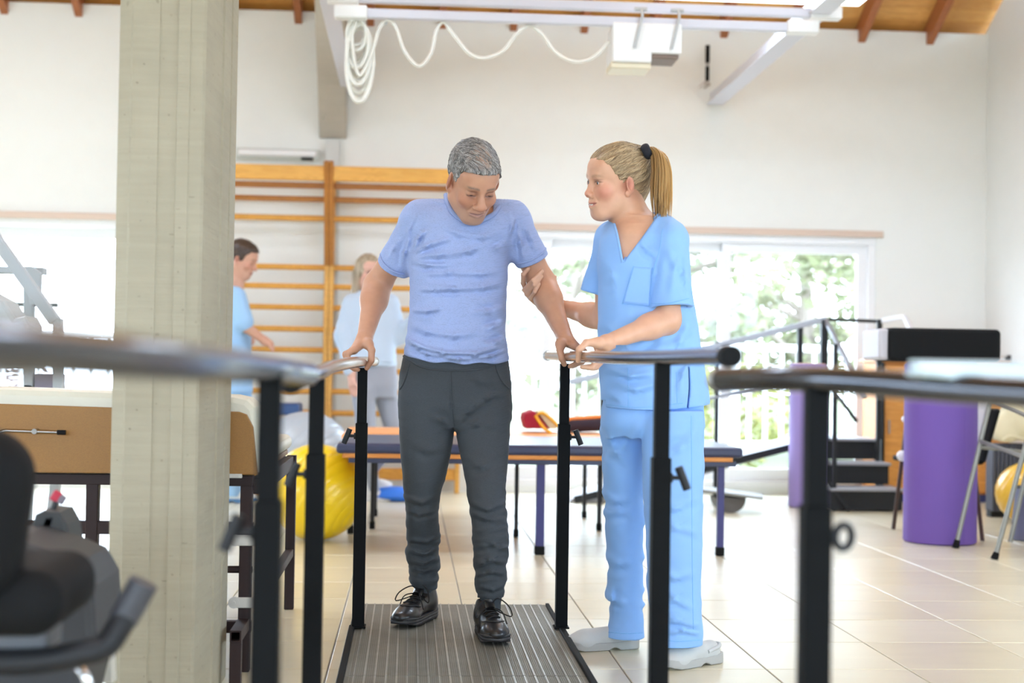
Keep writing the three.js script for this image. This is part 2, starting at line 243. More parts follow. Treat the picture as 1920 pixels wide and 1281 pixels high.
function tree(label, x, z, hT, rad, y0, y1, n, leaf, color, bark) {
  const t = thing('garden_tree', label, 'tree', [x, -0.3, z]);
  const tr = [cyl([x, -0.3, z], [x + rr(-0.2, 0.2), y1 * 0.75, z], hT, hT * 0.35, 10)];
  for (let k = 0; k < 7; k++) { const a = rr(0, 6.28), y = lerp(y0, y1, rr(0.05, 0.75)); tr.push(cyl([x, y - 0.4, z], [x + Math.cos(a) * rad * 0.75, y + rr(0, 0.6), z + Math.sin(a) * rad * 0.75], hT * 0.35, hT * 0.1, 7)); }
  part(t, 'trunk', tr, bark);
  const im = new THREE.InstancedMesh(leafGeo, mat(color, 0.7, { phys: 1, transmission: 0.3, thickness: 0, side: THREE.DoubleSide }), n), d = new THREE.Object3D(), clumps = [];
  for (let k = 0; k < 70; k++) { const a = rr(0, 6.28), q = Math.sqrt(rnd()) * rad, y = lerp(y0, y1, rnd()); const w = Math.sqrt(clamp(1 - ((y - (y0 + y1) / 2) / (y1 - y0) * 1.9) ** 2, 0.15)); clumps.push([Math.cos(a) * q * w, y, Math.sin(a) * q * w, rr(0.25, 0.6) * rad * 0.5]); }
  const c = new THREE.Color();
  for (let i = 0; i < n; i++) { const k = clumps[Math.floor(rnd() * 70)], u = new THREE.Vector3(rr(-1, 1), rr(-1, 1) * 0.6, rr(-1, 1)); u.normalize().multiplyScalar(k[3] * Math.cbrt(rnd())); d.position.set(k[0] + u.x, k[1] + u.y + 0.3, k[2] + u.z); d.rotation.set(rr(-1, 1), rr(0, 6.28), rr(-0.8, 0.8)); d.scale.setScalar(leaf * rr(0.6, 1.3)); d.updateMatrix(); im.setMatrixAt(i, d.matrix); const s = rr(0.65, 1.3); c.setRGB(s, s * rr(0.92, 1.08), s); im.setColorAt(i, c); }
  im.name = 'foliage'; im.userData.kind = 'stuff'; t.add(im);
}
const bark = mat([0.30, 0.25, 0.22], 0.9);
tree('pale green tree with a bare trunk right of the door mullion', 5.9, -20.5, 0.16, 1.9, 0.8, 4.6, 4200, 0.2, [0.26, 0.27, 0.15], bark);
tree('bluish green conifer filling the upper door glass', 4.2, -24, 0.22, 3.0, 0.5, 5.4, 5200, 0.23, [0.25, 0.255, 0.18], bark);
tree('low yellow green bush behind the white balusters', 3.9, -17, 0.05, 1.0, -0.1, 0.95, 1500, 0.13, [0.27, 0.27, 0.07], bark);
tree('slim grey green tree behind the scrubs tunic of the carer', 2.2, -19, 0.1, 1.0, 0.6, 3.4, 1500, 0.17, [0.26, 0.27, 0.16], bark);
tree('rose leaved shrub beyond the left railing', -5.6, -18, 0.05, 1.2, 0.0, 1.3, 1200, 0.15, [0.16, 0.11, 0.1], bark);

// ------------------------------------------------------------------ lamps
function lampFixture(x0, x1, z, y, label) {
  const t = thing('ceiling_light', label, 'light', [(x0 + x1) / 2, y, z], 'fluorescent ceiling lights'), cx = (x0 + x1) / 2;
  part(t, 'housing', extrude([[-0.05, 0.07], [0.05, 0.07], [0.1, 0.012], [-0.1, 0.012]], x1 - x0, 0.004).rotateY(Math.PI / 2).translate(x0, y, z), m.whitePaint);
  part(t, 'diffuser', span(x0 + 0.01, x1 - 0.01, y - 0.014, y + 0.012, z - 0.085, z + 0.085, 0.01), mat([0.9, 0.9, 0.9], 0.5, { emissive: new THREE.Color(1, 0.985, 0.95), emissiveIntensity: 3 }));
  const yr = WT + 0.1 + (Math.min(z, 2 * ZRIDGE - z) - ZB) * SL; for (const x of [x0 + 0.15, x1 - 0.15]) part(t, 'hanger', cyl([x, y + 0.06, z], [x, yr, z], 0.004, 0.004, 6), m.greyLight);
  const L = new THREE.RectAreaLight(new THREE.Color(0.78, 0.985, 1.25), LAMP, x1 - x0 - 0.04, 0.16); L.position.set(0, -0.022, 0); L.rotation.x = -Math.PI / 2; L.name = 'tube_light'; t.add(L);
  part(t, 'top_glow', span(x0 + 0.03, x1 - 0.03, y + 0.072, y + 0.08, z - 0.04, z + 0.04, 0.003), mat([0.9, 0.9, 0.9], 0.5, { emissive: new THREE.Color(1, 0.985, 0.95), emissiveIntensity: 3 }));
  const Lu = new THREE.RectAreaLight(new THREE.Color(0.78, 0.985, 1.25), LAMP * 4.5, x1 - x0 - 0.08, 0.08); Lu.position.set(0, 0.086, 0); Lu.rotation.x = Math.PI / 2; Lu.name = 'uplight'; t.add(Lu);
}
{
  const x0 = U(1195, 4, -8.5), x1 = U(1622, 4, -8.5), y = H(5, -8.5, 1600);
  lampFixture(x0, x1, -8.5, y + 0.014, 'glowing white fluorescent light above the right end of the hoist track');
  const y2 = 3.9; for (const [x, z, l] of [[-3.2, -8.5, 'fluorescent light hung above the left window outside the picture'], [-1.0, -6.0, 'fluorescent light hung high above the yellow ball outside the picture'], [2.2, -6.0, 'fluorescent light hung high above the purple bolster outside the picture'], [-0.5, -1.0, 'fluorescent light hung above the near parallel bars outside the picture']]) lampFixture(x - 0.7, x + 0.7, z, y2, l);
}
// ------------------------------------------------------------------ parallel bars and their platform
function post(t, px, z, rx, topY, sleeveY, knob, ring) {   // square tube in a wider sleeve
  const x = rx, y0 = z < -2.2 ? (z < -4 ? 0.0378 : 0.045) : 0;
  part(t, 'post', span(x - 0.0165, x + 0.0165, sleeveY - 0.12, topY, z - 0.0165, z + 0.0165, 0.003), m.blackSteel);
  part(t, 'sleeve', [span(x - 0.0205, x + 0.0205, y0, sleeveY, z - 0.0205, z + 0.0205, 0.003), span(x - 0.026, x + 0.026, y0, y0 + 0.006, z - 0.03, z + 0.03, 0.002)], m.blackSteel);
  const s = knob, ky = sleeveY - 0.045;
  if (ring) part(t, 'clamp_ring', [new THREE.TorusGeometry(0.017, 0.006, 10, 24).rotateY(0.5).translate(x + s * 0.042, ky, z), cyl([x + s * 0.02, ky, z], [x + s * 0.03, ky, z], 0.006, 0.006, 10)], m.black);
  else part(t, 'clamp_knob', [cyl([x + s * 0.02, ky, z], [x + s * 0.05, ky, z], 0.005, 0.005, 10), cyl([x + s * 0.017, ky, z], [x + s * 0.026, ky, z], 0.011, 0.011, 12), cyl([x + s * 0.046 - s * 0.006, ky + 0.024, z], [x + s * 0.054 + s * 0.006, ky - 0.026, z], 0.0095, 0.0095, 14)], m.black);
}
const RL = [P(702, 678, -5.4), P(682, 678, -4.9), P(655, 681, -4.2), P(622, 688, -3.6), P(600, 698, -3.14), P(570, 709, -2.75), P(545, 718, -2.45)];
const RR = [P(1027, 667, -5.45), P(1058, 668, -4.85), P(1098, 669, -4.25), P(1160, 671, -3.65), P(1240, 671, -3.14), P(1310, 669, -2.75), P(1370, 668, -2.45)];
function bars(name, label, at, rails, posts, caps, metal = m.steel, rad = 0.0172) {
  const t = thing(name, label, 'parallel bars', at);
  rails.forEach((r, i) => { const o = part(t, 'handrail', tube(r, rad, 60, 20), metal); for (const [k, q] of caps[i] ?? []) { const a = k ? r.length - 1 : 0, b = k ? a - 1 : 1, d = V3(r[a]).sub(V3(r[b])).normalize(); const e = V3(r[a]).addScaledVector(d, 0.012).toArray(), s = V3(r[a]).addScaledVector(d, -q).toArray(); part(o, 'end_cap', cyl(s, e, 0.0198, 0.019, 24), k ? m.blackMatte : m.steelDull); } });
  for (const p of posts) post(t, ...p);
  return t;
}
bars('parallel_bars', 'steel parallel bars on black posts that the walking patient holds', [0.18, 0, -4], [RL, RR], [
  [0, -4.89, U(680, 700, -4.89), H(690, -4.89, 680), H(793, -4.89, 675), -1], [0, -4.89, U(1059, 700, -4.89), H(682, -4.89, 1059), H(795, -4.89, 1052), 1],
  [0, -3.14, U(594, 760, -3.14), H(708, -3.14, 594), H(851, -3.14, 594), -1], [0, -3.14, U(1241, 740, -3.14), H(680, -3.14, 1240), H(858, -3.14, 1240), 1]], { 0: [[0, 0.012], [1, 0.03]], 1: [[0, 0.012], [1, 0.03]] });
const NL = [P(578, 702, -2.38), P(545, 698, -2.2), P(505, 692, -2.02), P(400, 682, -1.52), P(245, 669, -1.24), P(60, 655, -1.06), P(-160, 640, -0.92)];
const NR = [P(1350, 713, -2.3), P(1430, 711, -2.15), P(1528, 712, -2.03), P(1640, 718, -1.93), P(1760, 727, -1.84), P(1920, 737, -1.74), P(2150, 748, -1.62)];
bars('parallel_bars', 'blurred near parallel bars whose steel rails cross the picture in front of everything', [0.15, 0, -2], [NL, NR], [
  [0, -2.02, U(507, 720, -2.02), H(694, -2.02, 505), H(938, -2.02, 500), -1], [0, -2.03, U(1531, 740, -2.03), H(714, -2.03, 1530), H(948, -2.03, 1530), 1, true]], { 1: [[0, 0.01]] }, m.steelNear, 0.0195);
{
  // ribbed walkway: panels between two edge bars
  const t = thing('walkway_platform', 'grey ribbed rubber walkway platform under the patient between the bars', 'platform', [0.19, 0, -4.4]);
  const xl = -0.185, xr = 0.54, seams = [-5.39, -4.125, -2.85];
  for (let k = 0; k < 2; k++) {
    const p = part(t, 'deck_panel', span(xl + 0.012, xr - 0.012, 0.006, 0.034, seams[k] + 0.001, seams[k + 1] - 0.001, 0.002), mat([0.16, 0.16, 0.135], 0.55, { map: T.dust }));
    const ribs = []; const n = 118, w = (xr - xl - 0.05) / n; for (let i = 0; i < n; i++) ribs.push(new THREE.BoxGeometry(w * 0.55, 0.002, seams[k + 1] - seams[k] - 0.006).translate(xl + 0.025 + (i + 0.5) * w, 0.0347, (seams[k] + seams[k + 1]) / 2));
    const r = part(p, 'ribs', ribs.map(boxUV), mat([0.21, 0.21, 0.18], 0.45, { map: T.dust })); r.userData.kind = 'stuff';
    for (let i = 0; i < 22; i++) { const x = xl + 0.04 + i * (xr - xl - 0.08) / 21; part(p, 'metal_strip', span(x - 0.0024, x + 0.0024, 0.034, 0.0375, seams[k] + 0.004, seams[k + 1] - 0.004, 0), mat([0.42, 0.42, 0.40], 0.35, { metalness: 0.6, map: T.dust })); }
  }
  part(t, 'edge_bar', span(xl - 0.006, xl + 0.014, 0, 0.044, -4.9, -2.85, 0.003), m.blackSteel); part(t, 'edge_bar', span(xr - 0.014, xr + 0.006, 0, 0.044, -4.9, -2.85, 0.003), m.blackSteel);
  part(t, 'edge_bar', span(xl - 0.002, xl + 0.012, 0, 0.042, -5.38, -4.9, 0.003), m.blackSteel); part(t, 'edge_bar', span(xr - 0.012, xr + 0.002, 0, 0.042, -5.38, -4.9, 0.003), m.blackSteel);
}
// ------------------------------------------------------------------ treatment table at the left, its end section folded up
{
  const zf = -4.36, xr = U(476, 900, zf), t = thing('treatment_table', 'brown steel treatment table with its cream padded section folded upright behind the column', 'table', [-1, 0, -4.9]);
  const zb = -5.5, topY = H(889, zf, 440), hy = (py) => H(py, zf, 440), xl = -2.3;
  part(t, 'table_top', [span(xl, xr + 0.005, topY - 0.01, topY + 0.012, zf - 1.14, zf - 0.17, 0.006)], m.ply);
  part(t, 'cushion', span(xl, xr + 0.02, topY + 0.012, topY + 0.07, zb - 0.02, zf - 0.2, 0.028, 4), m.cream);
  const L = (x, z, y1 = topY - 0.01) => part(t, 'leg', span(x - 0.018, x + 0.018, 0, y1, z - 0.018, z + 0.018, 0.003), m.brown);
  L(xr - 0.02, zf); L(xr + 0.022, zb + 0.02); L(U(174, 960, zf), zf); L(-1.9, zb + 0.02);
  part(t, 'rail', span(xl, xr, hy(911), hy(891), zf - 0.02, zf + 0.02, 0.003), m.brown);
  part(t, 'rail', span(xl, xr, hy(1003), hy(979), zf - 0.016, zf + 0.016, 0.003), m.brown);
  part(t, 'rail', cyl([xl, hy(1068), zf], [xr, hy(1068), zf], 0.011, 0.011, 14), m.brown);
  part(t, 'rail', span(xl, xr, hy(1186), hy(1164), zf - 0.016, zf + 0.016, 0.003), m.brown);
  part(t, 'rail', span(xr - 0.01, xr + 0.03, topY - 0.062, topY - 0.0125, zb + 0.04, zf - 0.021, 0.003), m.brown);
  part(t, 'rail', span(xr + 0.006, xr + 0.036, 0.2, 0.23, zb, zf, 0.003), m.brown);
  // foot bracket: open square tubes
  const xs = U(443, 1190, -4.16), ys = H(1172, -4.16, 443);
  const ring = (w, L) => extrude([[-w, -w], [w, -w], [w, w], [-w, w]], L, 0, [[[-w + 0.004, -w + 0.004], [-w + 0.004, w - 0.004], [w - 0.004, w - 0.004], [w - 0.004, -w + 0.004]]]);
  part(t, 'foot_bracket', [boxUV(ring(0.0165, 0.22).translate(xs, ys - 0.03, zf + 0.0)), span(xs - 0.0165, xs + 0.0165, 0, ys - 0.047, -4.175, -4.142, 0.002)], m.brown);
  for (const py of [1012, 1128]) part(t, 'clamp_plate', [span(xr - 0.045, xr + 0.012, hy(py + 10), hy(py - 10), zf + 0.018, zf + 0.026, 0.003), cyl([xr - 0.05, hy(py), zf + 0.012], [xr - 0.05, hy(py), zf + 0.0275], 0.017, 0.017, 16), cyl([xr - 0.05, hy(py), zf + 0.02], [xr - 0.05, hy(py), zf + 0.031], 0.006, 0.006, 10)], mat([0.55, 0.53, 0.48], 0.45));
  // raised section: board towards the camera, cream pad wrapped around its top and end
  const bx = U(478, 800, zf + 0.05), by0 = H(890, zf + 0.05, 440), by1 = H(772, zf + 0.05, 430), Y1 = H(741, zf, 430);
  const outl = [[xl, by0], [U(486, 889, zf), by0], [U(478, 800, zf), H(800, zf, 470)], [U(466, 775, zf), by1 - 0.008], [U(452, 771, zf), by1], [xl, H(743, zf, 0)]];
  const pad = [[xl, by0 + 0.004], [U(489, 889, zf), by0 + 0.004], [U(490, 800, zf), H(800, zf, 470)], [U(482, 764, zf), H(762, zf, 470)], [U(466, 748, zf), H(747, zf, 470)], [U(440, 739, zf), Y1], [xl, H(712, zf, 0)]];
  const sec = part(t, 'raised_section', boxUV(extrude(outl, 0.018, 0.003).translate(0, 0, zf + 0.036)), m.ply);
  part(sec, 'pad', boxUV(extrude(pad, 0.15, 0.022).translate(0, 0, zf - 0.145)), m.cream);
  const hx0 = U(12, 806, zf), hx1 = U(132, 809, zf), hyy = H(806, zf, 70);
  part(sec, 'support_rod', [tube([[hx0 - 0.005, hyy - 0.05, zf + 0.075], [hx0 - 0.003, hyy - 0.012, zf + 0.085], [hx0 + 0.016, hyy, zf + 0.085], [hx0 + 0.05, hyy, zf + 0.085], [hx1, hyy - 0.003, zf + 0.085]], 0.0052, 30, 10), cyl([hx0 + 0.105, hyy - 0.001, zf + 0.055], [hx0 + 0.105, hyy - 0.001, zf + 0.092], 0.008, 0.008, 12)], m.steel);
  part(sec, 'rubber_tip', cyl([hx1 - 0.018, hyy - 0.003, zf + 0.085], [hx1 + 0.006, hyy - 0.003, zf + 0.085], 0.0072, 0.0072, 12), m.blackMatte);
  part(t, 'hinge', [span(U(423, 888, zf), U(458, 888, zf), H(894, zf, 440), H(886, zf, 440), zf + 0.05, zf + 0.06, 0.002), cyl([U(429, 890, zf), H(890, zf, 440), zf + 0.058], [U(429, 890, zf), H(890, zf, 440), zf + 0.064], 0.003, 0.003, 8), cyl([U(451, 890, zf), H(890, zf, 440), zf + 0.058], [U(451, 890, zf), H(890, zf, 440), zf + 0.064], 0.003, 0.003, 8)], mat([0.55, 0.53, 0.48], 0.45));
}
// ------------------------------------------------------------------ exercise bike in the left foreground
{
  const z = -2.25, t = thing('exercise_bike', 'dark grey exercise bike with a black seat, red tipped lever and bent handlebar', 'exercise bike', [-0.72, 0, z]);
  const Q = (px, py, dz = 0) => P(px, py, z + dz);
  const hb = part(t, 'handlebar', tube([Q(-120, 1225), Q(-30, 1240, 0.02), Q(70, 1240, 0.03), Q(150, 1226, 0.03), Q(196, 1212, 0.02), Q(222, 1178, 0.01), Q(240, 1145)], 0.0205, 50, 16), m.black);
  part(hb, 'grip', tube([Q(230, 1162), Q(250, 1127), Q(270, 1092)], 0.0235, 12, 18), PHY([0.055, 0.058, 0.068], 0.5));
  part(t, 'backrest', new RoundedBoxGeometry(0.34, 0.27, 0.16, 6, 0.075).rotateZ(-0.12).translate(...Q(-168, 958, 0.1)), m.blackMatte);
  part(t, 'seat', boxUV(new RoundedBoxGeometry(0.36, 0.10, 0.3, 6, 0.045)).translate(...Q(-72, 1108, -0.02)), m.blackMatte);
  const BK = (-2.9) / z; const body = [Q(-160, 1010), Q(30, 1012), Q(100, 1034), Q(150, 1055), Q(176, 1100), Q(182, 1200), Q(160, 1260), Q(100, 1500), Q(-160, 1500)].map((q) => [q[0] * BK, EYE + (q[1] - EYE) * BK]);
  part(t, 'shroud', extrude(body, 0.25, 0.018).translate(0, 0, -3.15), m.grey);
  part(t, 'seat_rail', [span(Q(-150, 1200)[0], Q(95, 1200)[0], Q(0, 1222)[1], Q(0, 1166)[1], z - 0.08, z + 0.02, 0.01)], mat([0.09, 0.095, 0.105], 0.4));
  const C2 = (px, py) => P(px, py, -3.15); const con = [C2(50, 1040), C2(66, 965), C2(82, 957), C2(112, 960), C2(126, 985), C2(136, 1040)].map((q) => [q[0], q[1]]);
  const slot = [C2(74, 994), C2(84, 966), C2(106, 966), C2(99, 994)].map((q) => [q[0], q[1]]);
  const c = part(t, 'console', extrude(con, 0.12, 0.006, [slot]).translate(0, 0, -3.27), PHY([0.05, 0.053, 0.053], 0.45, { specularIntensity: 0.5 }));
  part(c, 'slot_back', span(C2(72, 995)[0], C2(108, 995)[0], C2(0, 1000)[1], C2(0, 962)[1], -3.26, -3.24, 0.002), m.blackMatte);
  const lv = part(t, 'lever', cyl(P(93, 975, -3.19), P(106, 936, -3.19), 0.007, 0.006, 10), m.grey);
  part(lv, 'lever_knob', [bar(P(100, 940, -3.19), P(111, 922, -3.19), 0.012, 0.02, 0.004)], mat([0.5, 0.01, 0.04], 0.35)); part(lv, 'knob_side', [bar(P(109, 944, -3.19), P(119, 928, -3.19), 0.011, 0.02, 0.004)], mat([0.2, 0.17, 0.2], 0.4));
  const cov = [P(178, 1112, -3.2), P(196, 1126, -3.2), P(205, 1160, -3.2), P(209, 1215, -3.2), P(212, 1281, -3.2), P(178, 1281, -3.2)].map((q) => [q[0], q[1]]);
  part(t, 'side_cover', extrude(cov, 0.04, 0.004).translate(0, 0, -3.24), mat([0.6, 0.58, 0.5], 0.5));
  part(t, 'base_frame', [cyl([Q(0, 0)[0] - 0.05, 0.05, z - 0.3], [Q(0, 0)[0] - 0.05, 0.05, z + 0.35], 0.04, 0.04, 16), span(-1.0, -0.55, 0.02, 0.08, z - 0.35, z - 0.25, 0.02), span(-0.82, -0.62, 0.05, 0.35, z - 0.3, z - 0.14, 0.03)], m.blackSteel);
  part(t, 'pedal_arm', tube([Q(150, 1255, -0.06), Q(160, 1268, -0.05), Q(168, 1295, -0.05)], 0.008, 10, 10), m.chrome);
}
// ------------------------------------------------------------------ white cable machine at the left edge
{
  const z = -6.4, t = thing('cable_machine', 'white cable exercise machine with a slanted arm before the left window', 'exercise machine', [-1.9, 0, z]);
  const Q = (px, py, dz = 0) => P(px, py, z + dz);
  part(t, 'slanted_arm', [bar(Q(-60, 375), Q(104, 604), 0.058, 0.05, 0.006), bar(Q(109, 598), Q(110, 870), 0.04, 0.05, 0.006), span(Q(84, 0)[0], Q(136, 0)[0], 0, 0.06, z - 0.3, z + 0.3, 0.01), bar(Q(110, 860), [Q(110, 0)[0], 0.03, z], 0.04, 0.05, 0.006)], m.paleGrey);
  part(t, 'upright', [bar(Q(55, 500, -0.3), Q(55, 730, -0.3), 0.045, 0.05, 0.006), bar(Q(55, 720, -0.3), [Q(55, 700, -0.3)[0], 0, z - 0.3], 0.045, 0.05, 0.006)], m.paleGrey);
  part(t, 'carriage', span(Q(-60, 0)[0], Q(64, 0)[0], Q(0, 506)[1], Q(0, 492)[1], z - 0.34, z - 0.26, 0.006), m.paleGrey);
  part(t, 'carriage_plate', [boxUV(extrude([[Q(44, 0)[0], Q(0, 566)[1]], [Q(64, 0)[0], Q(0, 566)[1]], [Q(64, 0)[0], Q(0, 505)[1]], [Q(48, 0)[0], Q(0, 494)[1]], [Q(30, 0)[0], Q(0, 494)[1]]], 0.03, 0.003).translate(0, 0, z - 0.25))], m.paleGrey);
  part(t, 'cross_bar', span(Q(-40, 0)[0], Q(88, 0)[0], Q(0, 569)[1], Q(0, 561)[1], z - 0.33, z - 0.3, 0.003), mat([0.16, 0.18, 0.17], 0.5));
  part(t, 'weight_block', span(Q(52, 0)[0], Q(100, 0)[0], Q(0, 745)[1], Q(0, 700)[1], z - 0.38, z - 0.26, 0.006), mat([0.18, 0.16, 0.2], 0.5));
  const z2 = -5.95; const hd = [P(-150, 690, z2), P(-150, 540, z2), P(-20, 545, z2), P(20, 566, z2), P(40, 598, z2), P(58, 594, z2), P(67, 612, z2), P(68, 690, z2)].map((q) => [q[0], q[1]]);
  part(t, 'machine_head', [extrude(hd, 0.18, 0.02).translate(0, 0, z2 - 0.1)], mat([0.42, 0.45, 0.45], 0.4));
  part(t, 'head_stand', span(P(-80, 0, z2)[0], P(-50, 0, z2)[0], 0, P(0, 685, z2)[1], z2 - 0.06, z2, 0.006), m.paleGrey);
}
// ------------------------------------------------------------------ wall bars
function wallBars(x0, x1, label) {
  const t = thing('wall_bars', label, 'wall bars', [(x0 + x1) / 2, 0, ZB + 0.1]), z = ZB + 0.11, yK = H(492, z, 617), zT = -10.33, yT = H(303, zT, 610);
  for (const x of [x0, x1]) { part(t, 'upright', span(x - 0.017, x + 0.017, 0, H(330, z, 617), z - 0.05, z + 0.045, 0.004), m.pineLight); part(t, 'slanted_arm', bar([x, yK - 0.02, z + 0.055], [x, yT, zT + 0.02], 0.034, 0.06, 0.004), m.pineDark); }
  const rung = (y, zz, mm) => part(t, 'rung', new THREE.CylinderGeometry(0.017, 0.017, x1 - x0 - 0.03, 14).rotateZ(Math.PI / 2).scale(1, 1.25, 1).translate((x0 + x1) / 2, y, zz), mm);
  for (const py of [501, 537, 576.5, 617, 656, 695, 733.5, 774, 812, 850]) rung(H(py, z, 560), z, m.pine);
  part(t, 'top_board', span(x0 + 0.015, x1 - 0.015, H(338, zT, 560), H(310, zT, 560), zT - 0.03, zT + 0.015, 0.006), m.pineLight); part(t, 'top_rail', span(x0 + 0.015, x1 - 0.015, H(353, zT - 0.1, 560), H(342, zT - 0.1, 560), zT - 0.12, zT - 0.09, 0.004), m.pineDark);
  rung(H(373, zT - 0.15, 560), zT - 0.15, m.pineDark); rung(H(409, zT - 0.23, 560), zT - 0.23, m.pine);
  part(t, 'bottom_board', span(x0 + 0.015, x1 - 0.015, H(898, z, 560), H(876, z, 560), z - 0.01, z + 0.03, 0.004), m.pine);
}
{ const xm = U(616, 600, ZB + 0.11), w = 0.955; wallBars(xm - 0.018 - w, xm - 0.018, 'left section of pine wall bars running behind the concrete column'); wallBars(xm + 0.018, xm + 0.018 + w, 'right section of pine wall bars behind the walking patient'); }
{
  const t = thing('emergency_light', 'long white emergency light fixed above the left wall bars', 'light', P(522, 290, ZB)), x0 = U(443, 290, ZB), x1 = U(600, 290, ZB), y0 = H(301, ZB, 520), y1 = H(280, ZB, 520);
  part(t, 'housing', span(x0, x1, y0, y1, ZB, ZB + 0.05, 0.012), mat([0.6, 0.63, 0.58], 0.5)); part(t, 'lens', span(x0 + 0.02, x1 - 0.02, y0 + 0.02, y1 - 0.012, ZB + 0.04, ZB + 0.085, 0.02, 3), mat([0.84, 0.85, 0.84], 0.25)); part(t, 'label_plate', span(U(566, 300, ZB), U(588, 300, ZB), y0 - 0.004, y0 + 0.014, ZB + 0.06, ZB + 0.088, 0.004), m.black);
}
// ------------------------------------------------------------------ patient hoist under the roof
{
  const zt = -7.95, yT = H(28, zt, 1100), x0 = U(614, 20, zt), x1 = U(1572, 22, zt), t = thing('ceiling_hoist', 'white overhead hoist track with two cross rails and a motor box', 'hoist', [(x0 + x1) / 2, yT, zt]);
  const alu = mat([0.62, 0.62, 0.68], 0.3), yc = H(46, zt + 0.16, 1100);
  for (const [z, xa, xb, y] of [[zt, x0, U(1575, 20, zt), H(11, zt, 1100)], [zt + 0.18, U(628, 45, zt + 0.18), U(1532, 52, zt + 0.18), H(39.5, zt + 0.18, 1100)]]) {
    const c = part(t, 'cross_rail', [span(xa, xb, y - 0.027, y + 0.027, z - 0.024, z + 0.024, 0.010, 3)], alu);
    for (const [e, s] of [[xa, 1], [xb, -1]]) part(c, 'end_block', span(Math.min(e, e + s * 0.17) - 0.005, Math.max(e, e + s * 0.17) + 0.005, y - 0.034, y + 0.04, z - 0.04, z + 0.04, 0.012, 3), m.white);
  }
  const ya = yT + 0.07; const xl = U(650, 160, ZB) + 0.02, xr = U(1338, 188, ZB), yE = H(178, ZB, 1000);
  for (const x of [xl, xr]) { const w = x === xl ? 0.03 : 0.042; part(t, 'ceiling_rail', [span(x - w, x + w, yE - 0.03, yE + 0.045, ZB + 0.05, -2.5, 0.012, 3), span(x - w - 0.02, x + w + 0.02, yE - 0.045, yE - 0.03, ZB + 0.05, -2.5, 0.003)], alu); }
  for (const x of [xl, xr]) for (const z of [-6.2, -3.2]) part(t, 'drop_rod', cyl([x, yE + 0.06, z], [x, WT + 0.05 + (z - ZB) * SL, z], 0.012, 0.012, 10), m.greyLight);
  const zb = zt + 0.1, bx0 = U(1143, 90, zb), bx1 = U(1216, 90, zb), bx2 = U(1271, 90, zb), hy = (p) => H(p, zb, 1200);
  part(t, 'motor_box', span(bx0, bx1, hy(126), hy(52), zb - 0.12, zb + 0.12, 0.014, 3), m.white); part(t, 'motor_foot', span(bx0 - 0.005, bx1, hy(136), hy(123), zb - 0.1, zb + 0.1, 0.01, 3), mat([0.78, 0.70, 0.52], 0.4));
  part(t, 'battery_box', span(bx1 - 0.01, bx2, hy(108), hy(52), zb - 0.12, zb + 0.12, 0.012, 3), m.white); part(t, 'battery_base', span(bx1, bx2 - 0.012, hy(116), hy(106), zb - 0.1, zb + 0.1, 0.008), mat([0.22, 0.16, 0.13], 0.6));
  for (const px of [1194, 1262]) { const x = U(px, 50, zb); part(t, 'strap', [tube([[x + 0.005, hy(24), zb + 0.1], [x + 0.01, hy(40), zb + 0.13], [x - 0.005, hy(62), zb + 0.135], [x - 0.03, hy(100), zb + 0.13]], 0.008, 20, 8), cyl([x - 0.03, hy(26), zb + 0.1], [x + 0.04, hy(26), zb + 0.1], 0.012, 0.012, 10)], m.greyLight); }
  // spiral cable: hanging coils at the left end, loops along the track
  const zc = zt + 0.1, coil = []; 
  for (let k = 0; k <= 150; k++) { const a = k / 150 * 11 * 6.283, s = k / 150; coil.push([U(lerp(668, 676, s) + Math.cos(a) * lerp(17, 25, s), 100, zc), H(lerp(62, 126, s) + Math.sin(a) * lerp(22, 76, s), zc, 670) + 0.0 * a, zc + 0.05 * Math.sin(a * 0.31)]); }
  const cable = mat([0.80, 0.79, 0.72], 0.5);
  part(t, 'coiled_cable', tube(coil, 0.0115, 900, 8), cable);
  const lp = [[668, 40], [660, 75], [672, 140], [690, 118], [703, 80], [712, 52], [727, 38], [743, 52], [758, 95], [785, 124], [808, 100], [818, 58], [832, 42], [848, 62], [880, 100], [908, 109], [942, 96], [970, 62], [992, 49], [1014, 62], [1044, 100], [1080, 116], [1115, 106], [1142, 78]].map(([x, y]) => P(x, y, zc + 0.06));
  part(t, 'loop_cable', tube(lp, 0.0095, 240, 8), cable);
  for (const px of [727, 832, 992]) part(t, 'cable_hook', tube([P(px - 4, 46, zc + 0.06), P(px, 36, zc + 0.06), P(px, 26, zc + 0.06)], 0.006, 10, 6), m.greyLight);
}
{
  const z = ZB + 0.1, x = U(1327, 120, z), t = thing('hanging_bracket', 'black strap bracket hanging on the back wall beside the hoist track end', 'bracket', [x, H(165, z, 1327), z]);
  part(t, 'strap', [span(x - 0.016, x + 0.016, H(118, z, 1327), H(84, z, 1327), z - 0.02, z, 0.004), span(x - 0.014, x + 0.014, H(152, z, 1327), H(124, z, 1327), z - 0.02, z, 0.004)], m.blackMatte);
  part(t, 'clip', [ball(0.02, x, H(158, z, 1327), z, 1.2, 0.8, 1), bar([x - 0.06, H(163, z, 1327), z - 0.02], [x - 0.005, H(150, z, 1327), z - 0.01], 0.014, 0.014), span(x - 0.012, x + 0.012, H(123, z, 1327), H(118, z, 1327), z - 0.02, z + 0.004, 0.003), cyl([x, H(160, z, 1327), z], [x, H(160, z, 1327), ZB], 0.008, 0.008, 8)], m.steelDull);
}
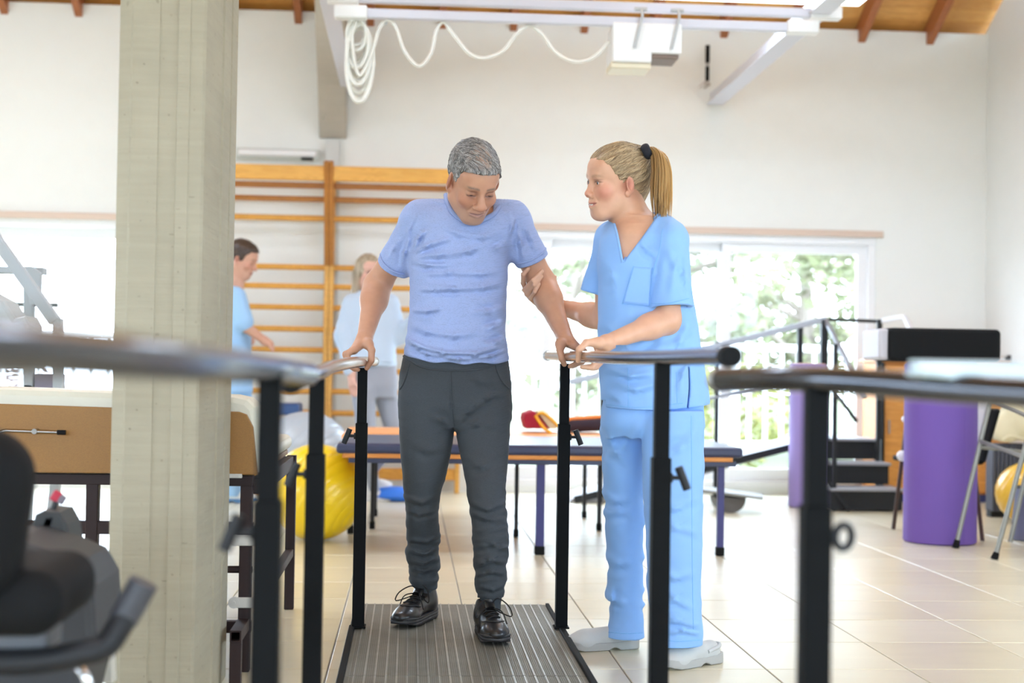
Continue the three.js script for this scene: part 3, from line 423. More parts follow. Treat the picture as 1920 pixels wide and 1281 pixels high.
// ------------------------------------------------------------------ plinth tables and what lies on them
function plinth(label, x0, x1, z0, z1, y, top, legMat, legs, edge) {
  const t = thing('treatment_plinth', label, 'table', [(x0 + x1) / 2, 0, (z0 + z1) / 2]);
  part(t, 'padded_top', span(x0, x1, y - 0.052, y, z0, z1, 0.018, 3), top);
  part(t, 'edge_board', span(x0 + 0.03, x1 - 0.05, y - 0.073, y - 0.05, z0 + 0.02, z1 - 0.012, 0.003), edge);
  part(t, 'frame', [span(x0 + 0.06, x1 - 0.03, y - 0.098, y - 0.073, z1 - 0.06, z1 - 0.025, 0.003), span(x0 + 0.06, x1 - 0.03, y - 0.098, y - 0.073, z0 + 0.03, z0 + 0.06, 0.003)], m.navy);
  for (const [x, z, w, mm] of legs) { const l = part(t, 'leg', span(x - w, x + w, 0.03, y - 0.09, z - w, z + w, 0.004), mm ?? legMat); part(l, 'foot', span(x - w - 0.004, x + w + 0.004, 0, 0.045, z - w - 0.004, z + w + 0.004, 0.006), m.blackMatte); }
}
{
  const zf = -7.03, y = H(834, zf, 900), zl = -7.12, zk = -7.86;
  plinth('navy padded treatment plinth on blue legs behind the patient', U(630, 850, zf), U(1394, 850, zf), -8.02, zf, y, m.navy, m.blueLeg, [[U(1012, 1000, zl), zl, 0.021], [U(1350, 1000, zl), zl, 0.017], [U(673, 1000, zl), zl, 0.017], [U(658, 960, -7.96), -7.96, 0.014, m.black], [U(968, 960, zk), zk, 0.011, m.black], [U(1270, 960, zk), zk, 0.011, m.black]], m.orange);
  const z2 = -8.1; plinth('second plinth with an orange padded top just beyond the navy one', U(640, 810, z2), U(1150, 810, z2), -9.0, z2, y, mat([0.85, 0.36, 0.10], 0.45), m.black, [[U(700, 810, z2), -8.2, 0.012], [U(1130, 810, z2), -8.2, 0.012], [U(700, 810, z2), -8.9, 0.012], [U(1130, 810, z2), -8.9, 0.012]], m.orange);
  const zc = -8.45, q = (px, py) => { const a = P(px, py, zc); return [a[0], a[1]]; };
  const t = thing('wedge_cushion', 'dark red wedge cushion with yellow piping lying on the orange plinth', 'cushion', [P(1015, 812, zc)[0], y, zc]);
  part(t, 'cover', extrude([q(986, 811), q(981, 793), q(984, 783), q(1000, 777), q(1006, 782), q(1020, 800), q(1030, 811)], 0.26, 0.012).translate(0, 0.022, zc - 0.26), m.red);
  part(t, 'side_panel', extrude([q(1007, 780), q(1019, 777), q(1034, 788), q(1046, 800), q(1044, 812), q(1031, 812)], 0.2, 0.008).translate(0, 0.024, zc - 0.22), m.creamCloth);
  part(t, 'piping', tube([q(1003, 779), q(1010, 790), q(1020, 803), q(1032, 812)].map((a) => [...a, zc + 0.016]), 0.009, 20, 8), m.yellowTrim); part(t, 'piping', tube([q(1006, 778), q(1018, 775), q(1034, 787), q(1048, 801)].map((a) => [...a, zc - 0.0]), 0.008, 20, 8), m.yellowTrim);
  const b = thing('sandbag', 'dark purple and orange weight bag beside the red wedge cushion', 'sandbag', [P(1095, 812, zc)[0], y, zc]);
  part(b, 'bag', [new RoundedBoxGeometry(0.24, 0.085, 0.22, 5, 0.04).rotateZ(0.05).translate(P(1100, 801, zc)[0], y + 0.052, zc - 0.12)], m.darkCloth);
  part(b, 'flap', new RoundedBoxGeometry(0.23, 0.02, 0.2, 4, 0.01).rotateZ(0.08).translate(P(1096, 801, zc)[0], y + 0.088, zc - 0.12), m.orangeCloth); part(b, 'tie', new RoundedBoxGeometry(0.05, 0.05, 0.06, 4, 0.02).translate(P(1068, 801, zc)[0], y + 0.03, zc - 0.06), m.orangeCloth);
}
// ------------------------------------------------------------------ balls, mats and bolsters
function gymBall(name, label, x, z, r, mm, ridges) {
  const t = thing(name, label, 'exercise ball', [x, 0, z]); const p = []; const n = 160; for (let i = 0; i <= n; i++) { const a = i / n * Math.PI, k = ridges ? 0.0055 * r / 0.27 * Math.pow(Math.abs(Math.sin(a * ridges)), 0.35) : 0, q = r + k - 0.0035; p.push([Math.max(1e-4, Math.sin(a) * q), -Math.cos(a) * q]); }
  part(t, 'shell', new THREE.LatheGeometry(p.map((q) => new THREE.Vector2(...q)), 64).rotateZ(1.0).rotateY(-0.5).translate(x, r, z), mm); const v = new THREE.Vector3(0, r, 0).applyEuler(new THREE.Euler(0, -0.5, 1.0, 'YXZ')); part(t, 'valve', cyl([x + v.x * 0.985, r + v.y * 0.985, z + v.z * 0.985], [x + v.x * 1.005, r + v.y * 1.005, z + v.z * 1.005], 0.012, 0.01, 14), m.white);
}
gymBall('exercise_ball', 'yellow ribbed exercise ball on the floor at the left end of the navy plinth', U(594, 920, -7.66), -7.66, 0.255, m.yellow, 14);
gymBall('exercise_ball', 'silver grey exercise ball behind the yellow one', U(573, 850, -9.35), -9.35, 0.315, m.silver, 16);
gymBall('exercise_ball', 'golden exercise ball at the right edge beyond the walking frame', U(1925, 930, -8.8), -8.8, 0.193, m.gold, 12);
{
  const z = -10.0, t = thing('balance_cushion', 'bright blue round balance cushion on the floor under the navy plinth', 'cushion', [U(741, 930, z), 0, z]);
  part(t, 'pad', lathe([[0.0001, 0], [0.12, 0], [0.15, 0.02], [0.15, 0.05], [0.12, 0.082], [0.05, 0.092], [0.0001, 0.094]], U(741, 930, z), 0.002, z), m.blueMat); part(t, 'rim', new THREE.TorusGeometry(0.151, 0.008, 8, 40).rotateX(Math.PI / 2).translate(U(741, 930, z), 0.035, z), m.blueMat);
}
function bolster(label, px0, px1, z, y1, mm, rim) {
  const x0 = U(px0, 850, z), x1 = U(px1, 850, z), r = (x1 - x0) / 2, x = (x0 + x1) / 2, t = thing('foam_bolster', label, 'bolster', [x, 0, z]);
  part(t, 'foam', lathe([[0.0001, 0], [r - 0.01, 0], [r, 0.01], [r, y1 - 0.012], [r - 0.012, y1]], x, 0, z, 48), mm); part(t, 'end_disc', lathe([[r - 0.011, y1 - 0.001], [r - 0.02, y1 + 0.004], [0.0001, y1 + 0.005]], x, 0, z, 48), rim); part(t, 'seam', span(x + r * 0.3, x + r * 0.3 + 0.004, 0.01, y1 - 0.01, z + r * 0.95, z + r * 0.956, 0), mm);
  return [x, y1, r];
}
const bz = -7.78; const big = bolster('large purple foam bolster standing upright at the right', 1698, 1828, bz, H(681, bz, 1762), m.purple, m.purplePale);
bolster('slim lilac foam bolster standing upright behind the near right post', 1480, 1548, -9.78, H(683, -9.78, 1515), m.purplePale, mat([0.75, 0.4, 0.28], 0.7));
{
  const z = bz, x0 = U(1648, 640, z + 0.1), x1 = U(1875, 640, z + 0.1), y0 = big[1] + 0.006, y1 = H(616, z + 0.1, 1760), t = thing('foam_block', 'black rectangular foam block balanced on top of the large purple bolster', 'foam block', [(x0 + x1) / 2, y0, z]);
  part(t, 'block', boxUV(new RoundedBoxGeometry(x1 - x0 - 0.05, y1 - y0, 0.32, 5, 0.028)).translate((x0 + x1) / 2 + 0.025, (y0 + y1) / 2, z - 0.03), m.blackMatte); part(t, 'end_panel', boxUV(new RoundedBoxGeometry(0.06, y1 - y0 - 0.012, 0.3, 4, 0.02)).translate(x0 + 0.032, (y0 + y1) / 2, z - 0.05), mat([0.52, 0.5, 0.53], 0.5));
}
{
  const z = -1.86, t = thing('plastic_board', 'pale blue plastic board lying across the near right handrail', 'board', P(1810, 712, z)), q = (px, py) => { const a = P(px, py, z); return [a[0], a[1]]; };
  part(t, 'board', extrude([q(1694, 676), q(1870, 679), q(1990, 706), q(1990, 734), q(1850, 727), q(1697, 702)], 0.03, 0.006).translate(0, 0, z + 0.02), mat([0.60, 0.72, 0.75], 0.4)); part(t, 'clip', bar(P(1700, 700, z + 0.02), P(1960, 733, z + 0.02), 0.012, 0.008, 0.003), mat([0.42, 0.52, 0.56], 0.4));
}
// ------------------------------------------------------------------ training stairs with ramp
{
  const t = thing('training_stairs', 'black training stairs with a long ramp and black handrails before the glass doors', 'stairs', [2.6, 0, -10.1]);
  const zs = [-9.47, -9.75, -10.03, -10.62], xL = U(1558, 940, -9.47), xR = 3.36, hs = [0.158, 0.315, 0.47];
  const edge = mat([0.30, 0.30, 0.32], 0.45);
  for (let k = 0; k < 3; k++) { const s = part(t, 'step', [span(xL, xR, Math.max(0.0, hs[k] - 0.15), hs[k] - 0.02, zs[k] - (k < 2 ? 0.3 : 0.55), zs[k] - 0.012, 0.004)], m.black); part(s, 'tread', span(xL - 0.01, xR + 0.01, hs[k] - 0.02, hs[k], zs[k] - (k < 2 ? 0.29 : 0.58), zs[k] + 0.012, 0.005), edge); }
  // ramp falls to the left along the wall
  const xr0 = U(1067, 938, -10), hR = 0.465, za = -10.45, zf = -9.95, zc = -10.2;
  const rampPts = [[xr0, 0.005], [xr0 + 0.02, 0.03], [xL - 0.02, hR], [xL + 0.02, hR], [xL + 0.02, hR - 0.05], [xL - 0.05, hR - 0.055], [xr0 + 0.24, 0.005]];
  part(t, 'ramp', extrude(rampPts, 0.5, 0.003).translate(0, 0, za), mat([0.36, 0.36, 0.37], 0.5)); part(t, 'ramp_edge', [bar([xr0 + 0.03, 0.02, zf + 0.012], [xL, hR - 0.02, zf + 0.012], 0.02, 0.05, 0.003)], m.black);
  const leg = (px, py0, py1, z, w = 0.014) => part(t, 'leg', span(U(px, 800, z) - w, U(px, 800, z) + w, py1 === 0 ? 0 : H(py1, z, px), H(py0, z, px), z - w, z + w, 0.003), m.black);
  leg(1565, 645, 0, -9.5); leg(1128, 706, 0, zf); leg(1343, 640, 0, zf); leg(1498, 612, 0, zf, 0.018); leg(1543, 600, 0, zf, 0.024); leg(1343, 880, 0, za, 0.012);
  part(t, 'brace', bar(P(1553, 905, -9.5), P(1592, 958, -9.45), 0.02, 0.02), m.black);
  const R = (a, b, w, mm, n = 'handrail') => part(t, n, bar(a, b, w, w, 0.006), mm);
  const grey = mat([0.33, 0.34, 0.37], 0.3, { metalness: 0.4 });
  R(P(1068, 717, zf), P(1549, 598, zf), 0.042, grey); R(P(1322, 749, zf), P(1549, 700, zf), 0.028, grey, 'mid_rail'); R(P(1547, 598, zf), P(1622, 745, -9.5), 0.03, grey); R(P(1566, 736, -9.8), P(1606, 790, -9.47), 0.022, m.black, 'mid_rail');
  R(P(1548, 599, zf), P(1652, 603, -10.14), 0.024, m.black); R(P(1652, 602, -10.14), P(1697, 594, zf), 0.035, mat([0.8, 0.8, 0.8], 0.35)); R(P(1696, 594, zf), P(1745, 690, -9.5), 0.032, mat([0.72, 0.72, 0.75], 0.35));
  const xq = xR - 0.02; part(t, 'leg', span(xq - 0.014, xq + 0.014, 0, H(600, zf, 1697), zf - 0.014, zf + 0.014, 0.003), m.black); part(t, 'leg', span(U(1650, 700, -10.14) - 0.012, U(1650, 700, -10.14) + 0.012, 0.46, H(603, -10.14, 1652), -10.152, -10.128, 0.003), m.black);
}
{
  const z = -9.35, t = thing('rocker_board', 'low grey rocker board on the floor by the right end of the plinth', 'balance board', [U(1372, 940, z), 0, z]);
  part(t, 'deck', bar(P(1316, 917, z - 0.1), P(1431, 932, z), 0.3, 0.018, 0.005), mat([0.22, 0.22, 0.2], 0.5)); part(t, 'rocker', new THREE.CylinderGeometry(0.1, 0.1, 0.2, 24, 1, false, 0, Math.PI).rotateX(Math.PI / 2).rotateZ(-Math.PI / 2).translate(U(1368, 925, z), 0.10, z - 0.05), mat([0.12, 0.11, 0.1], 0.6));
}
// ------------------------------------------------------------------ right hand side: cabinet, heater, frame, chair
{
  const z = -10.24, x0 = U(1652, 740, z), x1 = XR - 0.02, y1 = H(680, z, 1680), t = thing('storage_cabinet', 'orange wooden cabinet against the back wall in the right corner', 'cabinet', [(x0 + x1) / 2, 0, z]);
  part(t, 'body', span(x0 + 0.02, x1, 0.06, y1, ZB + 0.03, z, 0.004), m.orange); for (let k = 0; k < 3; k++) { const w = (x1 - x0 - 0.02) / 3, d = part(t, 'door', span(x0 + 0.024 + k * w, x0 + 0.016 + (k + 1) * w, 0.08, y1 - 0.02, z, z + 0.018, 0.003), mat([0.82, 0.36, 0.07], 0.4, { map: T.wood })); part(d, 'handle', span(x0 + 0.05 + k * w, x0 + 0.06 + k * w, 0.5, 0.6, z + 0.018, z + 0.035, 0.003), m.steelDull); }
  part(t, 'side_post', span(x0, x0 + 0.02, 0, y1 + 0.01, z - 0.03, z + 0.02, 0.003), m.black); part(t, 'plinth_base', span(x0 + 0.02, x1, 0, 0.06, ZB + 0.03, z - 0.02, 0.002), mat([0.05, 0.06, 0.2], 0.5)); part(t, 'worktop', span(x0 - 0.01, x1, y1, y1 + 0.025, ZB + 0.03, z + 0.03, 0.004), m.pineDark);
  const a = thing('tape_dispenser', 'small dark tape dispenser with a wire loop on the orange cabinet', 'dispenser', [U(1908, 690, z), y1 + 0.025, z]); const ax = U(1908, 690, z), ay = y1 + 0.026;
  part(a, 'base', span(ax - 0.05, ax + 0.12, ay, ay + 0.045, z - 0.12, z - 0.02, 0.012), m.black); part(a, 'wire_loop', tube([[ax - 0.05, ay + 0.035, z - 0.06], [ax - 0.09, ay + 0.03, z - 0.06], [ax - 0.11, ay + 0.004, z - 0.06]], 0.006, 14, 8), m.chrome); part(a, 'stem', cyl([ax + 0.07, ay + 0.04, z - 0.07], [ax + 0.08, ay + 0.1, z - 0.07], 0.008, 0.006, 8), m.black); part(a, 'knob', ball(0.022, ax + 0.08, ay + 0.105, z - 0.07), mat([0.25, 0.22, 0.05], 0.6));
}
{
  const z = -9.15, x0 = U(1861, 900, z), x1 = U(1930, 900, z), y1 = H(832, z, 1880), y0 = H(966, z, 1870), t = thing('ribbed_heater', 'dark ribbed electric heater standing by the golden ball', 'heater', [(x0 + x1) / 2, 0, z]);
  for (let k = 0; k < 9; k++) { const w = (x1 - x0) / 9; part(t, 'fin', span(x0 + k * w + 0.002, x0 + (k + 1) * w - 0.004, Math.max(0.04, y0), y1, z - 0.12, z, 0.006), mat([0.07, 0.075, 0.10], 0.5)); }
  part(t, 'base', span(x0, x1, 0, Math.max(0.05, y0 + 0.01), z - 0.1, z - 0.02, 0.005), m.black);
  const c = thing('towel', 'crumpled cream towel draped over the ribbed heater', 'towel', [(x0 + x1) / 2, y1, z]); const g = new THREE.SphereGeometry(0.13, 40, 26), p = g.attributes.position; for (let i = 0; i < p.count; i++) { const x = p.getX(i), y = p.getY(i), q = p.getZ(i), k = 1 + 0.35 * (fbm(x * 14, y * 14, q * 14) - 0.5) + 0.12 * Math.sin(x * 40 + y * 25); p.setXYZ(i, x * 1.15 * k, Math.max(y, -0.06) * 1.35 * k, q * k); } g.computeVertexNormals(); part(c, 'cloth', g.translate(x0 + 0.17, y1 + 0.1, z - 0.06), m.creamCloth); part(c, 'hem', tube([[x0 + 0.05, y1 + 0.02, z + 0.03], [x0 + 0.1, y1 + 0.05, z + 0.05], [x0 + 0.2, y1 + 0.03, z + 0.055], [x0 + 0.28, y1 + 0.05, z + 0.03]], 0.012, 24, 8), m.creamCloth);
}
{
  // walking frame: two ladder-like side frames of grey tube
  const t = thing('walking_frame', 'grey tubular walking frame with black rubber feet in front of the purple bolster', 'walking frame', [3.02, 0, -7.3]); const g = mat([0.26, 0.26, 0.235], 0.4, { metalness: 0.5 });
  const A0 = P(1793, 1022, -7.5), A1 = P(1858, 745, -7.5), B0 = P(1866, 1046, -7.05), B1 = P(1935, 790, -7.05);
  const legs = [[A0, A1], [B0, B1]];
  for (const [a, b] of legs) { const l = part(t, 'leg', cyl(a, b, 0.0125, 0.0125, 14), g); const d = V3(b).sub(V3(a)).normalize(); part(l, 'rubber_foot', cyl([a[0] - d.x * 0.02, 0, a[2]], V3(a).addScaledVector(d, 0.028).toArray(), 0.02, 0.015, 14), m.blackMatte); }
  const mix = (a, b, s) => V3(a).lerp(V3(b), s).toArray();
  const far = (q) => [q[0] + 0.35, q[1], q[2] - 0.12];
  for (const s of [0.985, 0.70]) { part(t, 'cross_tube', cyl(mix(A0, A1, s), mix(B0, B1, s === 0.985 ? 1.02 : 0.74), 0.0115, 0.0115, 12), g); }
  part(t, 'cross_tube', cyl(mix(A0, A1, 0.66), far(mix(A0, A1, 0.62)), 0.010, 0.010, 12), g);
  part(t, 'top_tube', tube([A1, [A1[0] + 0.02, A1[1] + 0.05, A1[2]], far([A1[0], A1[1] + 0.06, A1[2]]), far(A1), far([A0[0], 0.02, A0[2]])], 0.0125, 40, 12, true, false, 0.1), g);
  // folding chair behind it
  const z = -7.95, c = thing('folding_chair', 'dark folding chair with a white back behind the purple bolster', 'chair', [3.15, 0, z]);
  const L = (a, b, r = 0.012) => part(c, 'leg', cyl(a, b, r, r, 12), m.brownDark);
  L([...P(1675, 991, -8.42).slice(0, 1), 0, -8.42], P(1699, 800, -8.2)); L([U(1842, 1012, -7.85), 0, -7.85], P(1826, 870, -8.0)); L([U(1700, 980, -8.62), 0, -8.62], P(1830, 760, -8.3)); 
  part(c, 'seat', span(U(1705, 870, -8.2), U(1835, 870, -8.2), H(872, -8.1, 1800), H(862, -8.1, 1800), -8.5, -8.12, 0.012, 3), m.blackMatte); part(c, 'hinge_knob', ball(0.032, ...P(1692, 855, -8.22), 1.05, 1, 0.9), m.white); part(c, 'hinge_knob', ball(0.018, ...P(1696, 786, -8.22)), m.white);
  part(c, 'backrest', bar(P(1838, 742, -8.15), P(1829, 832, -8.1), 0.09, 0.03, 0.014), m.white); part(c, 'back_pad', bar(P(1866, 766, -8.05), P(1836, 868, -8.0), 0.075, 0.03, 0.014), m.blackMatte);
  const w = thing('waste_bin', 'grey tapered bin cut off by the right edge near the walking frame', 'bin', [U(1930, 1000, -7.9), 0, -7.9]); const wx = U(1936, 1000, -7.9); part(w, 'bucket', lathe([[0.0001, 0], [0.115, 0], [0.12, 0.01], [0.095, 0.30], [0.09, 0.30], [0.085, 0.02], [0.0001, 0.015]], wx, 0, -7.9, 32), mat([0.14, 0.14, 0.22], 0.5)); part(w, 'rim', new THREE.TorusGeometry(0.093, 0.006, 8, 32).rotateX(Math.PI / 2).translate(wx, 0.3, -7.9), m.grey);
}
{
  const z = -9.95, t = thing('padded_bench', 'low navy padded bench in front of the wall bars behind the silver ball', 'bench', [U(520, 800, z), 0, z]), x0 = U(470, 770, z), x1 = U(560, 770, z), y = H(757, z, 520);
  part(t, 'padded_top', span(x0, x1, y - 0.08, y, z - 0.4, z, 0.02, 3), mat([0.035, 0.09, 0.24], 0.45)); for (const x of [x0 + 0.03, x1 - 0.03]) for (const zz of [z - 0.36, z - 0.04]) part(t, 'leg', span(x - 0.02, x + 0.02, 0, y - 0.07, zz - 0.02, zz + 0.02, 0.003), m.pine);
}
// ------------------------------------------------------------------ distance fields for bodies and clothes
const prim = (f, c, R, k) => ({ f, x: c[0], y: c[1], z: c[2], R, k });
function rc(a, b, r1, r2 = r1, k) {                        // tapered capsule
  const [ax, ay, az] = a, bx = b[0] - ax, by = b[1] - ay, bz = b[2] - az, l2 = bx * bx + by * by + bz * bz + 1e-12, R = r1 - r2, a2 = l2 - R * R, il = 1 / l2;
  return prim((x, y, z) => {
    const px = x - ax, py = y - ay, pz = z - az, yy = px * bx + py * by + pz * bz, zz = yy - l2, qx = px * l2 - bx * yy, qy = py * l2 - by * yy, qz = pz * l2 - bz * yy;
    const x2 = qx * qx + qy * qy + qz * qz, y2 = yy * yy * l2, z2 = zz * zz * l2, kk = Math.sign(R) * R * R * x2;
    if (Math.sign(zz) * a2 * z2 > kk) return Math.sqrt(x2 + z2) * il - r2;
    if (Math.sign(yy) * a2 * y2 < kk) return Math.sqrt(x2 + y2) * il - r1;
    return (Math.sqrt(x2 * a2 * il) + yy * R) * il - r1;
  }, [ax + bx / 2, ay + by / 2, az + bz / 2], Math.sqrt(l2) / 2 + Math.max(r1, r2), k);
}
function el(c, r, k, rot) {                                // ellipsoid, rot = [x, y, z] turns
  const q = rot ? new THREE.Matrix4().makeRotationFromEuler(new THREE.Euler(...rot)).transpose().elements : null, [cx, cy, cz] = c, [a, b, d] = r, mr = Math.min(a, b, d);
  return prim((x, y, z) => {
    let X = x - cx, Y = y - cy, Z = z - cz; if (q) { const u = q[0] * X + q[4] * Y + q[8] * Z, v = q[1] * X + q[5] * Y + q[9] * Z, w = q[2] * X + q[6] * Y + q[10] * Z; X = u; Y = v; Z = w; }
    const k0 = Math.sqrt((X / a) ** 2 + (Y / b) ** 2 + (Z / d) ** 2), k1 = Math.sqrt((X / a / a) ** 2 + (Y / b / b) ** 2 + (Z / d / d) ** 2); return k0 < 0.02 ? -mr : k0 * (k0 - 1) / k1;
  }, c, Math.max(a, b, d), k);
}
const smin = (a, b, k) => { const h = Math.max(k - Math.abs(a - b), 0) / k; return Math.min(a, b) - h * h * k * 0.25; };
const smax = (a, b, k) => -smin(-a, -b, k);
function join(list, k) {                                   // smooth union; a primitive far away is left out
  return (x, y, z) => { let d = 1e3; for (const p of list) { const q = Math.sqrt((x - p.x) ** 2 + (y - p.y) ** 2 + (z - p.z) ** 2) - p.R, kk = p.k ?? k; if (q > d + kk) continue; d = smin(d, p.f(x, y, z), kk); } return d; };
}
function loft(sec, n = 2.3) {                              // stacked oval sections [y, centre x, centre z, half width, half depth]
  sec = [...sec].sort((p, q) => p[0] - q[0]); const y0 = sec[0][0], y1 = sec[sec.length - 1][0], N = 160, tab = [];
  const at = (i, j) => sec[clamp(i, 0, sec.length - 1)][j];
  for (let s = 0; s <= N; s++) { const y = lerp(y0, y1, s / N); let i = 0; while (i < sec.length - 2 && y > sec[i + 1][0]) i++; const t = (y - sec[i][0]) / (sec[i + 1][0] - sec[i][0]); const row = []; for (let j = 1; j < 5; j++) { const p0 = at(i - 1, j), p1 = at(i, j), p2 = at(i + 1, j), p3 = at(i + 2, j); row.push(0.5 * (2 * p1 + (p2 - p0) * t + (2 * p0 - 5 * p1 + 4 * p2 - p3) * t * t + (3 * p1 - p0 - 3 * p2 + p3) * t * t * t)); } tab.push(row); }
  const mid = tab[N / 2], R = Math.max(...tab.map((r) => Math.hypot(r[2], r[3]) + Math.hypot(r[0] - mid[0], r[1] - mid[1]))) + (y1 - y0) / 2;
  const f = (x, y, z) => {
    const s = clamp((y - y0) / (y1 - y0)) * N, i = Math.min(N - 1, Math.floor(s)), t = s - i, A = tab[i], B = tab[i + 1]; const a = lerp(A[2], B[2], t), b = lerp(A[3], B[3], t), X = Math.abs(x - lerp(A[0], B[0], t)) / a, Z = Math.abs(z - lerp(A[1], B[1], t)) / b;
    const k = Math.pow(Math.pow(X, n) + Math.pow(Z, n), 1 / n); let d;
    if (k < 0.05) d = -Math.min(a, b); else { const g = Math.pow(k, 1 - n), gx = g * Math.pow(X, n - 1) / a, gz = g * Math.pow(Z, n - 1) / b; d = (k - 1) / Math.hypot(gx, gz); d = Math.max(d, -Math.min(a, b)); }
    return Math.max(d, y - y1, y0 - y);
  };
  return prim(f, [mid[0], (y0 + y1) / 2, mid[1]], R);
}
const pxLoft = (rows, n) => loft(rows.map(([py, l, r, z, b]) => { const A = P(l, py, z), B = P(r, py, z); return [(A[1] + B[1]) / 2, (A[0] + B[0]) / 2, z, (B[0] - A[0]) / 2, b]; }), n);
// folds of cloth: ridges along polylines measured on the photograph, at the distance z of the cloth's front
function folds(list, z) {
  const seg = []; for (const [pts, amp, w, both] of list) for (let i = 0; i + 1 < pts.length; i++) { const a = P(...pts[i], z), b = P(...pts[i + 1], z); seg.push({ ax: a[0], ay: a[1], bx: b[0] - a[0], by: b[1] - a[1], amp, w, s0: i === 0, s1: i === pts.length - 2 }); }
  return (x, y) => { let d = 0; for (const s of seg) { const px = x - s.ax, py = y - s.ay, l = s.bx * s.bx + s.by * s.by, t0 = (px * s.bx + py * s.by) / l, t = clamp(t0), q = Math.hypot(px - s.bx * t, py - s.by * t) / s.w; if (q > 3) continue; const side = Math.sign(px * s.by - py * s.bx) || 1; let e = 1; if (s.s0) e *= sstep(-0.05, 0.45, t0); if (s.s1) e *= sstep(1.05, 0.5, t0); const v = s.amp * e * (Math.exp(-q * q) - 0.55 * Math.exp(-((q - 1.5 * side) ** 2))); d += v; } return clamp(d, -0.005, 0.012); };
}
function skinMesh(fn, lo, hi, h, o = {}) {                 // surface nets over a grid that is only filled near the surface
  const n = [0, 1, 2].map((i) => Math.ceil((hi[i] - lo[i]) / h) + 1), [nx, ny, nz] = n, val = new Float32Array(nx * ny * nz).fill(NaN), B = 8, act = [], half = B * h * 0.8661;
  const at = (i, j, k) => (k * ny + j) * nx + i;
  for (let bk = 0; bk < nz; bk += B) for (let bj = 0; bj < ny; bj += B) for (let bi = 0; bi < nx; bi += B) {
    const cx = lo[0] + (bi + B / 2) * h, cy = lo[1] + (bj + B / 2) * h, cz = lo[2] + (bk + B / 2) * h;
    if (o.skip && o.skip.some((s) => cx - B / 2 * h > s[0][0] + 4 * h && cx + B / 2 * h < s[1][0] - 4 * h && cy - B / 2 * h > s[0][1] + 4 * h && cy + B / 2 * h < s[1][1] - 4 * h && cz - B / 2 * h > s[0][2] + 4 * h && cz + B / 2 * h < s[1][2] - 4 * h)) continue;
    if (Math.abs(fn(cx, cy, cz)) > half * 1.3 + 2 * h + (o.slack ?? 0)) continue; act.push([bi, bj, bk]);
    for (let k = bk; k <= Math.min(bk + B, nz - 1); k++) for (let j = bj; j <= Math.min(bj + B, ny - 1); j++) for (let i = bi; i <= Math.min(bi + B, nx - 1); i++) { const q = at(i, j, k); if (val[q] !== val[q]) val[q] = fn(lo[0] + i * h, lo[1] + j * h, lo[2] + k * h); }
  }
  const id = new Int32Array(nx * ny * nz).fill(-1), pos = [], idx = [], C = [[0, 0, 0], [1, 0, 0], [0, 1, 0], [1, 1, 0], [0, 0, 1], [1, 0, 1], [0, 1, 1], [1, 1, 1]], E = [[0, 1], [2, 3], [4, 5], [6, 7], [0, 2], [1, 3], [4, 6], [5, 7], [0, 4], [1, 5], [2, 6], [3, 7]], v = new Float64Array(8);
  const inSkip = (x, y, z) => o.skip && o.skip.some((s) => x > s[0][0] + 3 * h && x < s[1][0] - 3 * h && y > s[0][1] + 3 * h && y < s[1][1] - 3 * h && z > s[0][2] + 3 * h && z < s[1][2] - 3 * h);
  for (const [bi, bj, bk] of act) for (let k = bk; k < Math.min(bk + B, nz - 1); k++) for (let j = bj; j < Math.min(bj + B, ny - 1); j++) for (let i = bi; i < Math.min(bi + B, nx - 1); i++) {
    let mask = 0, bad = false; for (let c = 0; c < 8; c++) { v[c] = val[at(i + C[c][0], j + C[c][1], k + C[c][2])]; if (v[c] !== v[c]) bad = true; if (v[c] < 0) mask |= 1 << c; } if (bad || mask === 0 || mask === 255) continue;
    let sx = 0, sy = 0, sz = 0, m2 = 0; for (const [a, b] of E) { if ((v[a] < 0) === (v[b] < 0)) continue; const t = v[a] / (v[a] - v[b]); sx += lerp(C[a][0], C[b][0], t); sy += lerp(C[a][1], C[b][1], t); sz += lerp(C[a][2], C[b][2], t); m2++; }
    const x = lo[0] + (i + sx / m2) * h, y = lo[1] + (j + sy / m2) * h, z = lo[2] + (k + sz / m2) * h; if (inSkip(x, y, z)) continue; id[at(i, j, k)] = pos.length / 3; pos.push(x, y, z);
  }
  const quad = (a, b, c, d, flip) => { if (a < 0 || b < 0 || c < 0 || d < 0) return; if (flip) idx.push(a, c, b, a, d, c); else idx.push(a, b, c, a, c, d); };
  for (const [bi, bj, bk] of act) for (let k = Math.max(1, bk); k < Math.min(bk + B, nz - 1); k++) for (let j = Math.max(1, bj); j < Math.min(bj + B, ny - 1); j++) for (let i = Math.max(1, bi); i < Math.min(bi + B, nx - 1); i++) {
    const a = val[at(i, j, k)] < 0;
    const bx = val[at(i + 1, j, k)], by = val[at(i, j + 1, k)], bz = val[at(i, j, k + 1)];
    if (bx === bx && a !== bx < 0) quad(id[at(i, j - 1, k - 1)], id[at(i, j, k - 1)], id[at(i, j, k)], id[at(i, j - 1, k)], !a);
    if (by === by && a !== by < 0) quad(id[at(i - 1, j, k - 1)], id[at(i - 1, j, k)], id[at(i, j, k)], id[at(i, j, k - 1)], !a);
    if (bz === bz && a !== bz < 0) quad(id[at(i - 1, j - 1, k)], id[at(i, j - 1, k)], id[at(i, j, k)], id[at(i - 1, j, k)], !a);
  }
  const g = new THREE.BufferGeometry(); g.setAttribute('position', new THREE.Float32BufferAttribute(pos, 3)); g.setIndex(idx); g.computeVertexNormals();
